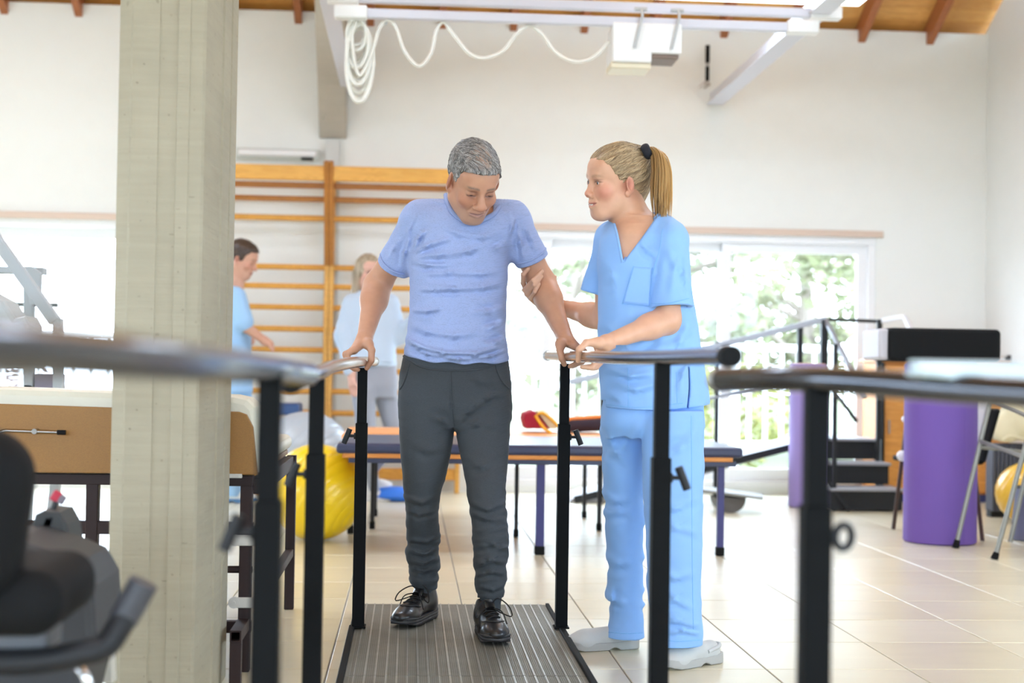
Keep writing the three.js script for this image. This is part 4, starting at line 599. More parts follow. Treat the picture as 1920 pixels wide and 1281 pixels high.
  const N = g.attributes.normal, cnt = pos.length / 3, uv = new Float32Array(cnt * 2); for (let i = 0; i < cnt; i++) { uv[2 * i] = pos[3 * i] + pos[3 * i + 2] * 0.8; uv[2 * i + 1] = pos[3 * i + 1] + pos[3 * i + 2] * 0.25; } g.setAttribute('uv', new THREE.BufferAttribute(uv, 2));
  if (o.color) { const c = new Float32Array(cnt * 3); for (let i = 0; i < cnt; i++) { const q = o.color(pos[3 * i], pos[3 * i + 1], pos[3 * i + 2], N.getX(i), N.getY(i), N.getZ(i)); c[3 * i] = q[0]; c[3 * i + 1] = q[1]; c[3 * i + 2] = q[2]; } g.setAttribute('color', new THREE.BufferAttribute(c, 3)); }
  return g;
}
const mergeIdx = (l) => l.length === 1 ? l[0] : mergeGeometries(l);
// head in its own axes: x to the person's left, y up, z out of the face; eyes lie half way up
function headField(o = {}) {
  const w = o.wide ?? 1, n = o.nose ?? 1, nz = o.noseZ ?? 0, add = [
    el([0, 0.042, -0.018], [0.0755, 0.084, 0.097]), el([0, -0.026, 0.02], [0.0615 * w, 0.088, 0.068], 0.03), el([0, 0.05, 0.048], [0.058, 0.045, 0.044], 0.03), el([0, -0.098, 0.066], [0.021, 0.016, 0.017], 0.022),
    el([0, -0.062, 0.070], [0.030, 0.026, 0.020], 0.025), rc([-0.03, 0.0235, 0.080], [0.03, 0.0235, 0.080], o.brow ?? 0.0098, o.brow ?? 0.0098, 0.02),
    rc([0, 0.012, 0.086], [0, -0.026, 0.1065 + nz], 0.0080 * n, 0.0108 * n, 0.012), el([0, -0.032, 0.109 + nz], [0.0135 * n, 0.0115 * n, 0.0115 * n], 0.008)];
  for (const s of [-1, 1]) add.push(rc([s * 0.050 * w, -0.055, 0.0], [s * 0.019, -0.099, 0.056], 0.021, 0.017, 0.03), el([s * 0.039 * w, -0.026 + (o.smile ?? 0), 0.063], [0.0225, 0.0215, 0.0195], 0.022), el([s * 0.0125 * n, -0.0365, 0.0985 + nz * 0.6], [0.0082 * n, 0.0082, 0.0105], 0.006),);
  const lids = join([-1, 1].flatMap((s) => [el([s * 0.0315, 0.0030, 0.0752], [0.0158, 0.0114, 0.0122]), rc([s * 0.0435, -0.0085, 0.0745], [s * 0.020, -0.0095, 0.083], 0.0040 + (o.bags ?? 0), 0.0036 + (o.bags ?? 0))]), 0.004);
  const ms = o.smile ?? 0; // lips
  for (const s of [-1, 1]) add.push(rc([s * 0.022, -0.0635 + ms * 0.6, 0.0845], [s * 0.004, -0.0605, 0.0935], 0.0045, 0.0056, 0.006), rc([s * 0.020, -0.0685 + ms * 0.6, 0.0845], [0, -0.0725, 0.0915], 0.0045, 0.0062, 0.006));
  const base = join(add, 0.02);
  const ear = join([-1, 1].flatMap((s) => [el([s * 0.0775, -0.003, -0.012], [0.0075, 0.0285 * (o.ear ?? 1), 0.0205 * (o.ear ?? 1)], 0.006, [0.15, s * 0.45, 0]), el([s * 0.0755, -0.03, -0.004], [0.0065, 0.011, 0.010], 0.006)]), 0.006);
  const earCut = join([-1, 1].map((s) => el([s * 0.0845, 0.001, -0.008], [0.0080, 0.0205, 0.0118], 0.004, [0.15, s * 0.45, 0])), 0.004);
  const sock = join([-1, 1].map((s) => el([s * 0.0315, 0.003, 0.0975], [0.0185, 0.0125, 0.012])), 0.004);
  const cutList = [rc([0, -0.0665 + (o.open ?? 0) * 0, 0.0985], [0, -0.0665, 0.0985], 0.001), ...[-1, 1].flatMap((s) => [rc([s * 0.0245, -0.0655 + ms, 0.0855], [s * 0.008, -0.0665, 0.0965], 0.0014, 0.0018 + (o.open ?? 0), 0.003), rc([s * 0.008, -0.0665, 0.0965], [0, -0.0668, 0.098], 0.0018 + (o.open ?? 0), 0.0018 + (o.open ?? 0), 0.003), rc([s * 0.0065, -0.0415, 0.106], [s * 0.0065, -0.038, 0.100], 0.0026, 0.0026, 0.002), rc([s * 0.0205, -0.037, 0.0925], [s * 0.0315, -0.058 + ms, 0.0835], o.fold ?? 0.0014, (o.fold ?? 0.0014) * 1.6, 0.004)])];
  const cut = join(cutList, 0.003), eyeOpen = o.eyes ? join([-1, 1].map((s) => el([s * 0.0315, o.eyeY ?? 0.0035, 0.0895], [0.0138, o.eyes, 0.0080])), 0.001) : join([-1, 1].flatMap((s) => [rc([s * 0.0440, -0.0035, 0.0800], [s * 0.0315, -0.0052, 0.0868], 0.0012), rc([s * 0.0315, -0.0052, 0.0868], [s * 0.0195, -0.0035, 0.0825], 0.0012)]), 0.001);
  return (x, y, z) => {
    let d = base(x, y, z); if (z > 0.05 && Math.abs(y) < 0.045) { d = smax(d, -sock(x, y, z), 0.012); d = smin(d, lids(x, y, z), 0.004); }
    if (Math.abs(x) > 0.05 && d > -0.02) { const e = smax(ear(x, y, z), -earCut(x, y, z), 0.005); d = smin(d, e, 0.006); }
    if (z > 0.05 && d < 0.03) { d = smax(d, -cut(x, y, z), 0.005); d = smax(d, -eyeOpen(x, y, z), 0.0015); }
    return d;
  };
}
function hairLine(tab) { return (x, z) => { const p = Math.atan2(Math.abs(x), z + 0.005); let i = 0; while (i < tab.length - 2 && p > tab[i + 1][0]) i++; const t = sstep(0, 1, clamp((p - tab[i][0]) / (tab[i + 1][0] - tab[i][0]))); return lerp(tab[i][1], tab[i + 1][1], t); }; }
// placing a head: local <-> room
function pose(pos, yaw, pitch, roll, s = 1) {
  const e = new THREE.Matrix4().makeRotationY(yaw).multiply(new THREE.Matrix4().makeRotationX(pitch)).multiply(new THREE.Matrix4().makeRotationZ(roll)).scale(new THREE.Vector3(s, s, s)).setPosition(...pos), iv = e.clone().invert().elements;
  return { M: e, s, in: (x, y, z) => [iv[0] * x + iv[4] * y + iv[8] * z + iv[12], iv[1] * x + iv[5] * y + iv[9] * z + iv[13], iv[2] * x + iv[6] * y + iv[10] * z + iv[14]], out: (x, y, z) => new THREE.Vector3(x, y, z).applyMatrix4(e).toArray(), pos };
}
const headPrim = (ps, hf) => prim((x, y, z) => { const q = ps.in(x, y, z); return hf(q[0], q[1], q[2]) * ps.s; }, ps.out(0, 0.01, 0), 0.155 * ps.s);
// a hand from measured joints: wrist, four fingers [knuckle, joint, joint, tip], thumb the same
function hand(wrist, fingers, thumb, r = 1) {
  const W = P(...wrist), out = [], R = [0.0098, 0.0100, 0.0096, 0.0086];
  fingers.forEach((f, i) => { const q = f.map((a) => P(...a)), k = R[i] * r; out.push(rc(W, q[0], 0.017 * r, k * 1.25, 0.016), rc(q[0], q[1], k * 1.08, k, 0.006), rc(q[1], q[2], k, k * 0.92, 0.004), rc(q[2], q[3], k * 0.92, k * 0.80, 0.004)); });
  const q = thumb.map((a) => P(...a)); out.push(rc(W, q[0], 0.018 * r, 0.0165 * r, 0.014), rc(q[0], q[1], 0.0165 * r, 0.0122 * r, 0.012), rc(q[1], q[2], 0.0118 * r, 0.0108 * r, 0.004), rc(q[2], q[3], 0.0108 * r, 0.0088 * r, 0.004));
  return out;
}
// something laid on a surface: march from the camera side until the field is met
function onto(px, py, field, z0, off = 0.002) { let z = z0; for (let i = 0; i < 160; i++) { const p = P(px, py, z), d = field(...p); if (d < off) break; z -= Math.max(0.0008, (d - off) * 0.7); } return P(px, py, z); }
const onLine = (pts, field, z0, off, n = 26) => onLine0(pts, field, z0, off, n).filter((p) => p[2] > z0 - 0.75 && field(...p) < off + 0.02);
const onLine0 = (pts, field, z0, off, n = 26) => { const c = new THREE.CatmullRomCurve3(pts.map((q) => new THREE.Vector3(q[0], q[1], 0))); return Array.from({ length: n + 1 }, (_, i) => { const q = c.getPoint(i / n); return onto(q.x, q.y, field, z0, off); }); };
function patch(q, field, z0, off = 0.004, n = 22) {       // four corners, clockwise from top left
  const pos = [], idx = [], uv = []; for (let j = 0; j <= n; j++) for (let i = 0; i <= n; i++) { const u = i / n, v = j / n, e = (i === 0 || j === 0 || i === n || j === n) ? -0.002 : off; const x = lerp(lerp(q[0][0], q[1][0], u), lerp(q[3][0], q[2][0], u), v), y = lerp(lerp(q[0][1], q[1][1], u), lerp(q[3][1], q[2][1], u), v); const p = onto(x, y, field, z0, e); pos.push(...p); uv.push(p[0], p[1]); }
  for (let j = 0; j < n; j++) for (let i = 0; i < n; i++) { const a = j * (n + 1) + i; idx.push(a, a + n + 1, a + 1, a + 1, a + n + 1, a + n + 2); }
  const g = new THREE.BufferGeometry(); g.setAttribute('position', new THREE.Float32BufferAttribute(pos, 3)); g.setAttribute('uv', new THREE.Float32BufferAttribute(uv, 2)); g.setIndex(idx); g.computeVertexNormals(); return g;
}
function shoeFields(at, dir, o = {}) {                     // ankle point on the ground, direction of the toe
  const L = Math.hypot(...dir), c = dir[1] / L, s = dir[0] / L, k = o.k ?? 1; const inn = (x, y, z) => { const X = x - at[0], Z = z - at[2]; return [(X * c - Z * s) / k, (y - at[1]) / k, (X * s + Z * c) / k]; };
  const up = o.clog ? join([el([0, 0.038, -0.03], [0.036, 0.045, 0.042]), rc([0, 0.045, 0.03], [0, 0.036, 0.12], 0.040, 0.040), el([0, 0.03, 0.14], [0.048, 0.034, 0.062])], 0.03) : join([el([0, 0.05, -0.04], [0.034, 0.05, 0.038]), rc([0, 0.062, 0.0], [0, 0.036, 0.125], 0.037, 0.035), el([0, 0.032, 0.145], [0.044, 0.030, 0.058]), rc([0, 0.06, -0.012], [0, 0.098, -0.012], 0.038, 0.037)], 0.03);
  const hole = rc([0, 0.085, -0.014], [0, 0.2, -0.014], 0.031, 0.034).f;
  const foot = (x, z) => { const w = z < 0 ? lerp(0.034, 0.037, (z + 0.07) / 0.07) : z < 0.13 ? lerp(0.037, 0.047, sstep(0, 0.13, z)) : 0.047; const cx = 0; const zc = clamp(z, -0.04, 0.152); return Math.hypot((x - cx) * (0.047 / w), z - zc) - 0.047; };
  return { upper: (x, y, z) => { const q = inn(x, y, z); let d = up(...q); d = Math.max(d, 0.012 - q[1]); if (!o.clog) d = smax(d, -hole(...q), 0.004); return d * k; }, sole: (x, y, z) => { const q = inn(x, y, z); let t = foot(q[0] * 1.0, q[2]) - (o.clog ? 0.001 : 0.002); const top = (o.clog ? 0.030 : 0.027) + 0.008 * sstep(0.12, 0.2, q[2]) + 0.008 * sstep(0.02, -0.06, q[2]), bot = 0.0 + 0.012 * sstep(0.13, 0.2, q[2]); t += 0.0022 * sstep(0.2, 0.9, Math.sin(q[1] * 620) * 0.5 + 0.5) * (o.clog ? 0 : 1); return Math.max(t, q[1] - top, bot - q[1], o.clog && q[2] > -0.005 && q[2] < 0.045 ? 0.010 * Math.sin((q[2] + 0.005) / 0.05 * 3.14) - q[1] : -1) * k; }, out: (x, y, z) => [at[0] + (x * c + z * s) * k, at[1] + y * k, at[2] + (-x * s + z * c) * k], inn };
}
const around = (at, r) => [[at[0] - r, at[1] - 0.01, at[2] - r], [at[0] + r, at[1] + 0.17, at[2] + r]];

// fine strands combed over a head of hair: they follow the hair surface, steered by a flow given in head axes
function strands(ps, field, n, start, flow, steps, len, r, color, lift = 0.0006) {
  const out = [], c = [0, 0.03, -0.02];
  const surf = (d) => { let t = 0.17; for (let i = 0; i < 40; i++) { const v = field(...ps.out(c[0] + d.x * t, c[1] + d.y * t, c[2] + d.z * t)); if (v < lift) break; t -= Math.max(0.0006, v * 0.8); if (t < 0.05) return null; } return new THREE.Vector3(c[0] + d.x * t, c[1] + d.y * t, c[2] + d.z * t); };
  for (let k = 0; k < n; k++) {
    const d = start().normalize(); let p = surf(d); if (!p) continue; const pts = [p], j = rr(0.6, 1.2), wob = rr(-0.4, 0.4);
    for (let i = 0; i < steps; i++) { const f = flow(p, wob).multiplyScalar(len * j / steps), q = p.clone().add(f).sub(new THREE.Vector3(...c)).normalize(); const np = surf(q); if (!np || np.distanceTo(p) > len / steps * 3) break; p = np; pts.push(p); }
    if (pts.length < 4) continue; const w = pts.map((q) => new THREE.Vector3(...ps.out(q.x, q.y, q.z))); const g = new THREE.TubeGeometry(new THREE.CatmullRomCurve3(w), steps * 2, r * rr(0.7, 1.25), 4, false), cc = color(pts[0]), m2 = g.attributes.position.count, ca = new Float32Array(m2 * 3); for (let i = 0; i < m2; i++) ca.set(cc, 3 * i); g.setAttribute('color', new THREE.BufferAttribute(ca, 3)); out.push(g);
  }
  return mergeGeometries(out);
}
// ------------------------------------------------------------------ people: shared materials
const skinMat = PHY([1, 1, 1], 0.48, { vertexColors: true, sheen: 0.15, sheenRoughness: 0.5, sheenColor: new THREE.Color(1, 0.6, 0.5) });
const hairMat = PHY([1, 1, 1], 0.42, { vertexColors: true });
const shirtMat = PHY([0.32, 0.40, 0.645], 0.9, { map: T.heather, sheen: 0.4, sheenRoughness: 0.6, sheenColor: new THREE.Color(0.6, 0.7, 1) });
const pantsMat = PHY([0.058, 0.068, 0.078], 0.95, { map: T.fleece, bumpMap: T.fleece, bumpScale: 0.0006, sheen: 0.35, sheenRoughness: 0.5, sheenColor: new THREE.Color(0.35, 0.42, 0.48) });
const scrubMat = PHY([0.245, 0.46, 0.84], 0.7, { bumpMap: T.weave, bumpScale: 0.0002, sheen: 0.2, sheenColor: new THREE.Color(0.7, 0.85, 1) });
const scrubSeam = mat([0.20, 0.44, 0.80], 0.8);
const leather = PHY([0.012, 0.012, 0.013], 0.35, { clearcoat: 0.2 }), soleBlack = mat([0.03, 0.03, 0.032], 0.6), clogMat = mat([0.50, 0.515, 0.50], 0.5), clogSole = mat([0.40, 0.40, 0.38], 0.6);
const skinColor = (base, red, ps, o = {}) => (x, y, z, nx, ny, nz) => {
  let k = 0.93 + 0.14 * fbm(x * 60, y * 60, z * 60, 2); let c = base.map((v) => v * k); const mixTo = (t, a) => { c = c.map((v, i) => lerp(v, t[i], clamp(a))); };
  mixTo(red, 0.35 * fbm(x * 18 + 9, y * 18, z * 18, 2) * (o.flush ?? 1));
  if (ps) {
    const [X, Y, Z] = ps.in(x, y, z); if (Math.abs(Y) < 0.2 && Math.hypot(X, Z) < 0.2) {
      const g = (cx, cy, cz, r) => Math.exp(-((Math.abs(X) - cx) ** 2 + (Y - cy) ** 2 + (Z - cz) ** 2) / r / r);
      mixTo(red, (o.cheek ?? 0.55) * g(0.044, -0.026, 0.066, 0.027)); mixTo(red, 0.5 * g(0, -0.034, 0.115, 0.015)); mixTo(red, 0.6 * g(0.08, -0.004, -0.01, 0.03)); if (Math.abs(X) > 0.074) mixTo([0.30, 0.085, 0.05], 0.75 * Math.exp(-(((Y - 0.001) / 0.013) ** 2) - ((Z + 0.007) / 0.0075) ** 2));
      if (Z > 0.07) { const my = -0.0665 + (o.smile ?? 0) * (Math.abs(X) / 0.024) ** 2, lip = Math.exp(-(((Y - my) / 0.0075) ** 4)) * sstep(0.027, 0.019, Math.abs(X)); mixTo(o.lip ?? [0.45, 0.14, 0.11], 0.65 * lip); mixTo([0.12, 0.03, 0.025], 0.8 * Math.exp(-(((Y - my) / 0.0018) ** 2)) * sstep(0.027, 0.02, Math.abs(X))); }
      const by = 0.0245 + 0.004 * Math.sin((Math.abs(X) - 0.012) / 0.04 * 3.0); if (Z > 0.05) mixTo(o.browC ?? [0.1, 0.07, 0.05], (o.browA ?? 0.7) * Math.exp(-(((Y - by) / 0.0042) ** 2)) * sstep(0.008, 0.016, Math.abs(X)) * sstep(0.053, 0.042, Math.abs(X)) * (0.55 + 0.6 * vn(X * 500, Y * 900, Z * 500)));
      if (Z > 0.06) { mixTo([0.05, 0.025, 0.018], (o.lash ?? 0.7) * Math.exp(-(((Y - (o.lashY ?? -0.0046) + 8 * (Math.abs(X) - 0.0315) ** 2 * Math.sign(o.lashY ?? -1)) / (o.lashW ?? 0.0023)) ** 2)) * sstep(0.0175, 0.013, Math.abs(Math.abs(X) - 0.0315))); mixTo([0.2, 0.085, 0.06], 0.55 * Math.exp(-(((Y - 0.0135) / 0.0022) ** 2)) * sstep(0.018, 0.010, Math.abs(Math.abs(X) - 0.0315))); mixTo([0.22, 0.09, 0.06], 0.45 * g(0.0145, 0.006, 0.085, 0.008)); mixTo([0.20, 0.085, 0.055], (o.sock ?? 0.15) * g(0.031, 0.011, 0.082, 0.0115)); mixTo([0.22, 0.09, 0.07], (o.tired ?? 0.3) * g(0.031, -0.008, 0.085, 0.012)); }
      if (o.stubble) mixTo([0.30, 0.24, 0.22], o.stubble * sstep(-0.04, -0.075, Y) * sstep(-0.02, 0.04, Z));
    }
  }
  return c;
};
// ------------------------------------------------------------------ the walking patient
{
  const t = thing('person', 'grey haired man in a blue T-shirt walking between the parallel bars, looking down', 'person', [0.19, 0.04, -4.9]);
  const ps = pose([0.199, 1.541, -4.70], 0.335, 0.62, 0.035, 1.02), hf = headField({ wide: 1.05, nose: 1.20, noseZ: 0.001, eyes: 0.0027, eyeY: -0.0022, ear: 1.12, brow: 0.0122, bags: 0.0006, fold: 0.0022 });
  const S1 = P(778, 418, -4.86), E1 = P(708, 535, -5.03), K1 = P(685, 630, -4.87), S2 = P(962, 416, -4.85), E2 = P(1017, 533, -4.92), K2 = P(1058, 630, -4.77);
  const fR = [[0, 0], [-3, 0.022], [-4, 0.043], [-1, 0.062]].map(([dx, dz], i) => [[666 + dx, 655 + i, -4.815 - dz], [651 + dx, 663 + i * 0.7, -4.815 - dz], [655 + dx, 684, -4.815 - dz], [671 + dx - i, 693, -4.815 - dz]]);
  const fL = [[0, 0], [4, 0.022], [5, 0.043], [2, 0.062]].map(([dx, dz], i) => [[1076 + dx, 648 + i, -4.69 - dz], [1091 + dx, 658 + i * 0.7, -4.69 - dz], [1088 + dx, 678, -4.69 - dz], [1069 + dx, 687, -4.69 - dz]]);
  const arms = [
    rc(S1, E1, 0.046, 0.045, 0.03), rc(E1, V3(E1).lerp(V3(K1), 0.3).toArray(), 0.044, 0.044, 0.03), rc(V3(E1).lerp(V3(K1), 0.25).toArray(), K1, 0.044, 0.027, 0.03), ...hand([684, 634, -4.865], fR, [[690, 645, -4.83], [697, 657, -4.812], [696, 676, -4.812], [688, 690, -4.818]]),
    rc(S2, E2, 0.046, 0.045, 0.03), rc(E2, V3(E2).lerp(V3(K2), 0.3).toArray(), 0.044, 0.044, 0.03), rc(V3(E2).lerp(V3(K2), 0.25).toArray(), K2, 0.044, 0.027, 0.03), ...hand([1058, 634, -4.765], fL, [[1051, 645, -4.715], [1050, 657, -4.70], [1054, 673, -4.695], [1058, 683, -4.70]])];
  const torsoRows = [[388, 822, 952, -4.85, 0.07], [402, 800, 962, -4.855, 0.10], [425, 784, 965, -4.86, 0.12], [455, 772, 960, -4.865, 0.132], [480, 768, 954, -4.87, 0.136], [530, 768, 951, -4.875, 0.138], [580, 767, 949, -4.88, 0.145], [620, 764, 948, -4.885, 0.15], [645, 759, 951, -4.885, 0.15], [668, 757, 954, -4.885, 0.146], [690, 757, 954, -4.885, 0.143]];
  const inner = (d) => torsoRows.map(([y, l, r, z, b]) => [y, l + d * 546, r - d * 546, z, b - d]);
  const body = join([headPrim(ps, hf), rc(P(884, 402, -4.86), ps.out(0, -0.03, -0.025), 0.064, 0.060, 0.03), pxLoft(inner(0.018).slice(0, 9)), ...arms], 0.02);
  const color = skinColor([0.545, 0.295, 0.178], [0.45, 0.15, 0.09], ps, { browC: [0.12, 0.095, 0.08], browA: 0.85, lashW: 0.0028, sock: 0.5, stubble: 0.3, lip: [0.36, 0.12, 0.09], tired: 0.5, lash: 0.8 });
  const bb = (c, r) => [c.map((v) => v - r), c.map((v) => v + r)];
  const hb = bb(ps.out(0, 0, 0), 0.19), h1 = bb(P(674, 662, -4.86), 0.085), h2 = bb(P(1070, 660, -4.73), 0.085);
  part(t, 'body', mergeIdx([skinMesh(body, ...hb, 0.0021, { color, slack: 0.004 }), skinMesh(body, ...h1, 0.0023, { color }), skinMesh(body, ...h2, 0.0023, { color }), skinMesh(body, [-0.32, 0.9, -5.15], [0.72, 1.52, -4.6], 0.0042, { color, skip: [hb, h1, h2] })]), skinMat);
  for (const s of [-1, 1]) { const g = new THREE.SphereGeometry(0.0120, 30, 20), p = g.attributes.position, c = new Float32Array(p.count * 3), look = new THREE.Vector3(0, -0.42, 1).normalize(); for (let i = 0; i < p.count; i++) { const d = new THREE.Vector3().fromBufferAttribute(p, i).normalize().dot(look); c.set(d > 0.87 ? [0.02, 0.012, 0.008] : [0.45, 0.40, 0.36], 3 * i); } g.setAttribute('color', new THREE.BufferAttribute(c, 3)); g.applyMatrix4(new THREE.Matrix4().makeTranslation(s * 0.0315, 0.0025, 0.0736)).applyMatrix4(ps.M); part(t.children[0], 'eye', g, PHY([1, 1, 1], 0.2, { vertexColors: true })); }
  // hair
  const hl = hairLine([[0, 0.075], [0.5, 0.074], [0.8, 0.066], [1.05, 0.03], [1.22, 0.0], [1.36, 0.0], [1.5, 0.028], [1.72, 0.025], [1.95, -0.03], [2.4, -0.06], [3.15, -0.068]]);
  const hairBase = join([el([0, 0.045, -0.02], [0.0795, 0.0905, 0.101]), el([0, 0.058, 0.045], [0.060, 0.05, 0.048], 0.03)], 0.02);
  const comb = (X, Y, Z) => { const u = X * 0.8 + Z * 0.5 + 0.02 * vn(X * 30, Y * 30, Z * 30), v = Z * 0.75 - X * 0.6 + Y * 0.5; return [vn(u * 60 + 5, v * 330, Y * 120), vn(u * 30, v * 130 + 3, Y * 60), vn(X * 26, Y * 26, Z * 26 + 4)]; };
  const hair = (x, y, z) => { const [X, Y, Z] = ps.in(x, y, z); let d = hairBase(X, Y, Z); if (d < 0.02 && d > -0.03) { const n = comb(X, Y, Z); d += 0.0025 - 0.006 * n[0] - 0.005 * n[1] - 0.006 * n[2] + 0.005; d = smax(d, (hl(X, Z) - Y + 0.006 * (n[1] - 0.5)) * 0.8, 0.006); } return d; };
  const hairC = (x, y, z) => { const [X, Y, Z] = ps.in(x, y, z), n = comb(X, Y, Z); let k = 0.06 + 0.34 * Math.pow(clamp(n[0] * 0.75 + n[1] * 0.5), 2.2); const side = sstep(0.05, 0.0, Y) * 0.6; k = lerp(k, 0.12 + 0.46 * n[0], side); let c = [k, k * 0.95, k * 0.89]; const thin = sstep(0.45, 0.8, n[2] * 0.6 + 0.75 * Math.exp(-((X / 0.035) ** 2) - (((Z - 0.035) / 0.05) ** 2)) * sstep(0.06, 0.11, Y)) * (1 - n[1] * 0.7); return c.map((v, i) => lerp(v, [0.42, 0.27, 0.19][i], thin * 0.75)); };
  part(t, 'hair', skinMesh(hair, ...bb(ps.out(0, 0.04, -0.01), 0.16), 0.0019, { color: hairC, slack: 0.012 }), hairMat);
  part(t.children[1], 'strands', strands(ps, hair, 2300, () => new THREE.Vector3(rr(-1, 1), rr(-0.15, 1.2), rr(-0.5, 1)), (p, w) => { const top = sstep(0.06, 0.12, p.y); return new THREE.Vector3(lerp(w * 0.5, 0.75 + w, top), lerp(-0.9, -0.1, top), lerp(-0.15 - 0.4 * Math.sign(p.z), 0.75 + w, top)).normalize(); }, 7, 0.034, 0.0005, (p) => { const side = sstep(0.07, 0.0, p.y), k = rnd() < 0.45 + 0.3 * side ? rr(0.28, 0.58) : rr(0.03, 0.13); return [k, k * 0.97, k * 0.93]; }), hairMat);
  // T-shirt
  const torso = pxLoft(torsoRows, 2.35), M1 = P(737, 500, -4.955), M2 = P(999, 489, -4.89);
  const n1 = V3(E1).sub(V3(S1)).normalize(), n2 = V3(E2).sub(V3(S2)).normalize();
  const ext = (M, n, s) => V3(M).addScaledVector(n, s).toArray();
  const trunk = join([torso, rc(P(850, 394, -4.87), P(790, 412, -4.87), 0.052, 0.06, 0.04), rc(P(930, 391, -4.86), P(958, 411, -4.86), 0.057, 0.059, 0.04)], 0.04), slv1 = rc(P(788, 414, -4.87), ext(M1, n1, 0.03), 0.062, 0.060).f, slv2 = rc(P(958, 414, -4.86), ext(M2, n2, 0.03), 0.061, 0.059).f;
  const cloth = (x, y, z) => { const c1 = (x - M1[0]) * n1.x + (y - M1[1]) * n1.y + (z - M1[2]) * n1.z, c2 = (x - M2[0]) * n2.x + (y - M2[1]) * n2.y + (z - M2[2]) * n2.z; return smin(smin(trunk(x, y, z), smax(slv1(x, y, z), c1, 0.005), 0.045), smax(slv2(x, y, z), c2, 0.005), 0.045); };
  const neckHole = join([rc(P(884, 396, -4.83), ps.out(0, -0.03, -0.02), 0.072, 0.085), el(P(884, 393, -4.77), [0.07, 0.048, 0.07])], 0.02);
  const armHole = join([rc(ext(M1, n1, -0.012), ext(M1, n1, 0.1), 0.047, 0.053), rc(ext(M2, n2, -0.012), ext(M2, n2, 0.1), 0.047, 0.053)], 0.01);
  const F = folds([
    [[[772, 474], [800, 462], [850, 446]], 0.007, 0.009], [[[772, 480], [820, 480], [880, 472], [935, 452]], 0.0055, 0.011], [[[771, 486], [800, 497], [850, 500]], 0.005, 0.009], [[[775, 468], [785, 445], [800, 430]], 0.006, 0.007], [[[952, 452], [930, 466], [890, 478]], 0.006, 0.010], [[[955, 440], [962, 425], [964, 405]], 0.006, 0.007],
    [[[830, 425], [860, 440], [905, 446], [945, 432]], 0.004, 0.012], [[[800, 532], [850, 543], [905, 540], [945, 530]], 0.006, 0.010], [[[785, 541], [820, 545], [860, 543]], 0.006, 0.008], [[[790, 515], [840, 512], [900, 515], [940, 508]], 0.0045, 0.010], [[[770, 580], [800, 584], [830, 578]], 0.006, 0.008], [[[948, 575], [915, 585], [880, 587]], 0.0055, 0.010], [[[768, 607], [800, 622], [850, 630], [900, 624]], 0.005, 0.012], [[[950, 600], [925, 612], [900, 618]], 0.005, 0.010],
    [[[758, 634], [785, 650], [830, 662], [890, 664], [950, 646]], 0.010, 0.009], [[[762, 648], [800, 664], [860, 674], [920, 668], [952, 655]], 0.008, 0.007], [[[760, 628], [775, 642], [800, 652]], 0.004, 0.009], [[[950, 632], [930, 642], [905, 648]], 0.007, 0.009], [[[790, 395], [772, 430], [771, 470]], -0.002, 0.007], [[[960, 392], [966, 425], [957, 455]], -0.002, 0.007], [[[748, 440], [735, 462], [722, 488]], 0.005, 0.01], [[[770, 440], [757, 470], [752, 500]], 0.005, 0.009], [[[985, 420], [998, 445], [1008, 470]], 0.005, 0.009], [[[972, 430], [978, 455], [986, 490]], 0.005, 0.008]], -4.76);
  const hemY = (x) => { const q = (x - P(855, 670, -4.8)[0]) / 0.18; return H(682, -4.76, 870) + 0.012 * q * q - 0.004 * q + (q < -0.6 ? 0.10 * (q + 0.6) ** 2 : 0); };
  const shirt = (x, y, z) => {
    let d = cloth(x, y, z); if (d > 0.05) return d;
    if (d > -0.03) { const fr = sstep(-4.93, -4.84, z); d -= 1.5 * F(x, y) * (0.2 + 0.8 * fr); d -= 0.0035 * (fbm(x * 9, y * 26, z * 9, 2) - 0.5) + 0.0025 * (vn(x * 30, y * 55, z * 30) - 0.5); }
    d = smax(d, hemY(x) - y + 0.003 * Math.sin(x * 60), 0.006);
    d = smax(d, -neckHole(x, y, z), 0.006); d = smax(d, -armHole(x, y, z), 0.004); return d;
  };
  part(t, 't_shirt', skinMesh(shirt, [-0.2, 0.88, -5.1], [0.56, 1.5, -4.66], 0.0034, { slack: 0.015 }), shirtMat);
  const col = [[836, 366, -4.87], [839, 380, -4.80], [852, 402, -4.755], [884, 418, -4.728], [922, 404, -4.755], [938, 386, -4.80]].map((q) => P(...q));
  part(t.children[2], 'collar', tube(col, 0.0085, 80, 10, true), PHY([0.28, 0.36, 0.61], 0.9, { map: T.heather }));
  for (const [M, n, r] of [[M1, n1, 0.0585], [M2, n2, 0.0575]]) { const g = new THREE.TorusGeometry(r, 0.0035, 8, 60); g.applyMatrix4(new THREE.Matrix4().makeRotationFromQuaternion(new THREE.Quaternion().setFromUnitVectors(new THREE.Vector3(0, 0, 1), n)).setPosition(V3(M).addScaledVector(n, -0.02))); part(t.children[2], 'sleeve_hem', M_(g), shirtMat); }
  // sweatpants
  const hip = pxLoft([[644, 775, 940, -4.89, 0.108], [652, 766, 947, -4.89, 0.114], [668, 757, 952, -4.89, 0.126], [700, 750, 956, -4.895, 0.138], [735, 748, 957, -4.9, 0.134], [765, 748, 957, -4.9, 0.125], [785, 750, 955, -4.9, 0.11], [800, 765, 940, -4.9, 0.09]], 2.4);
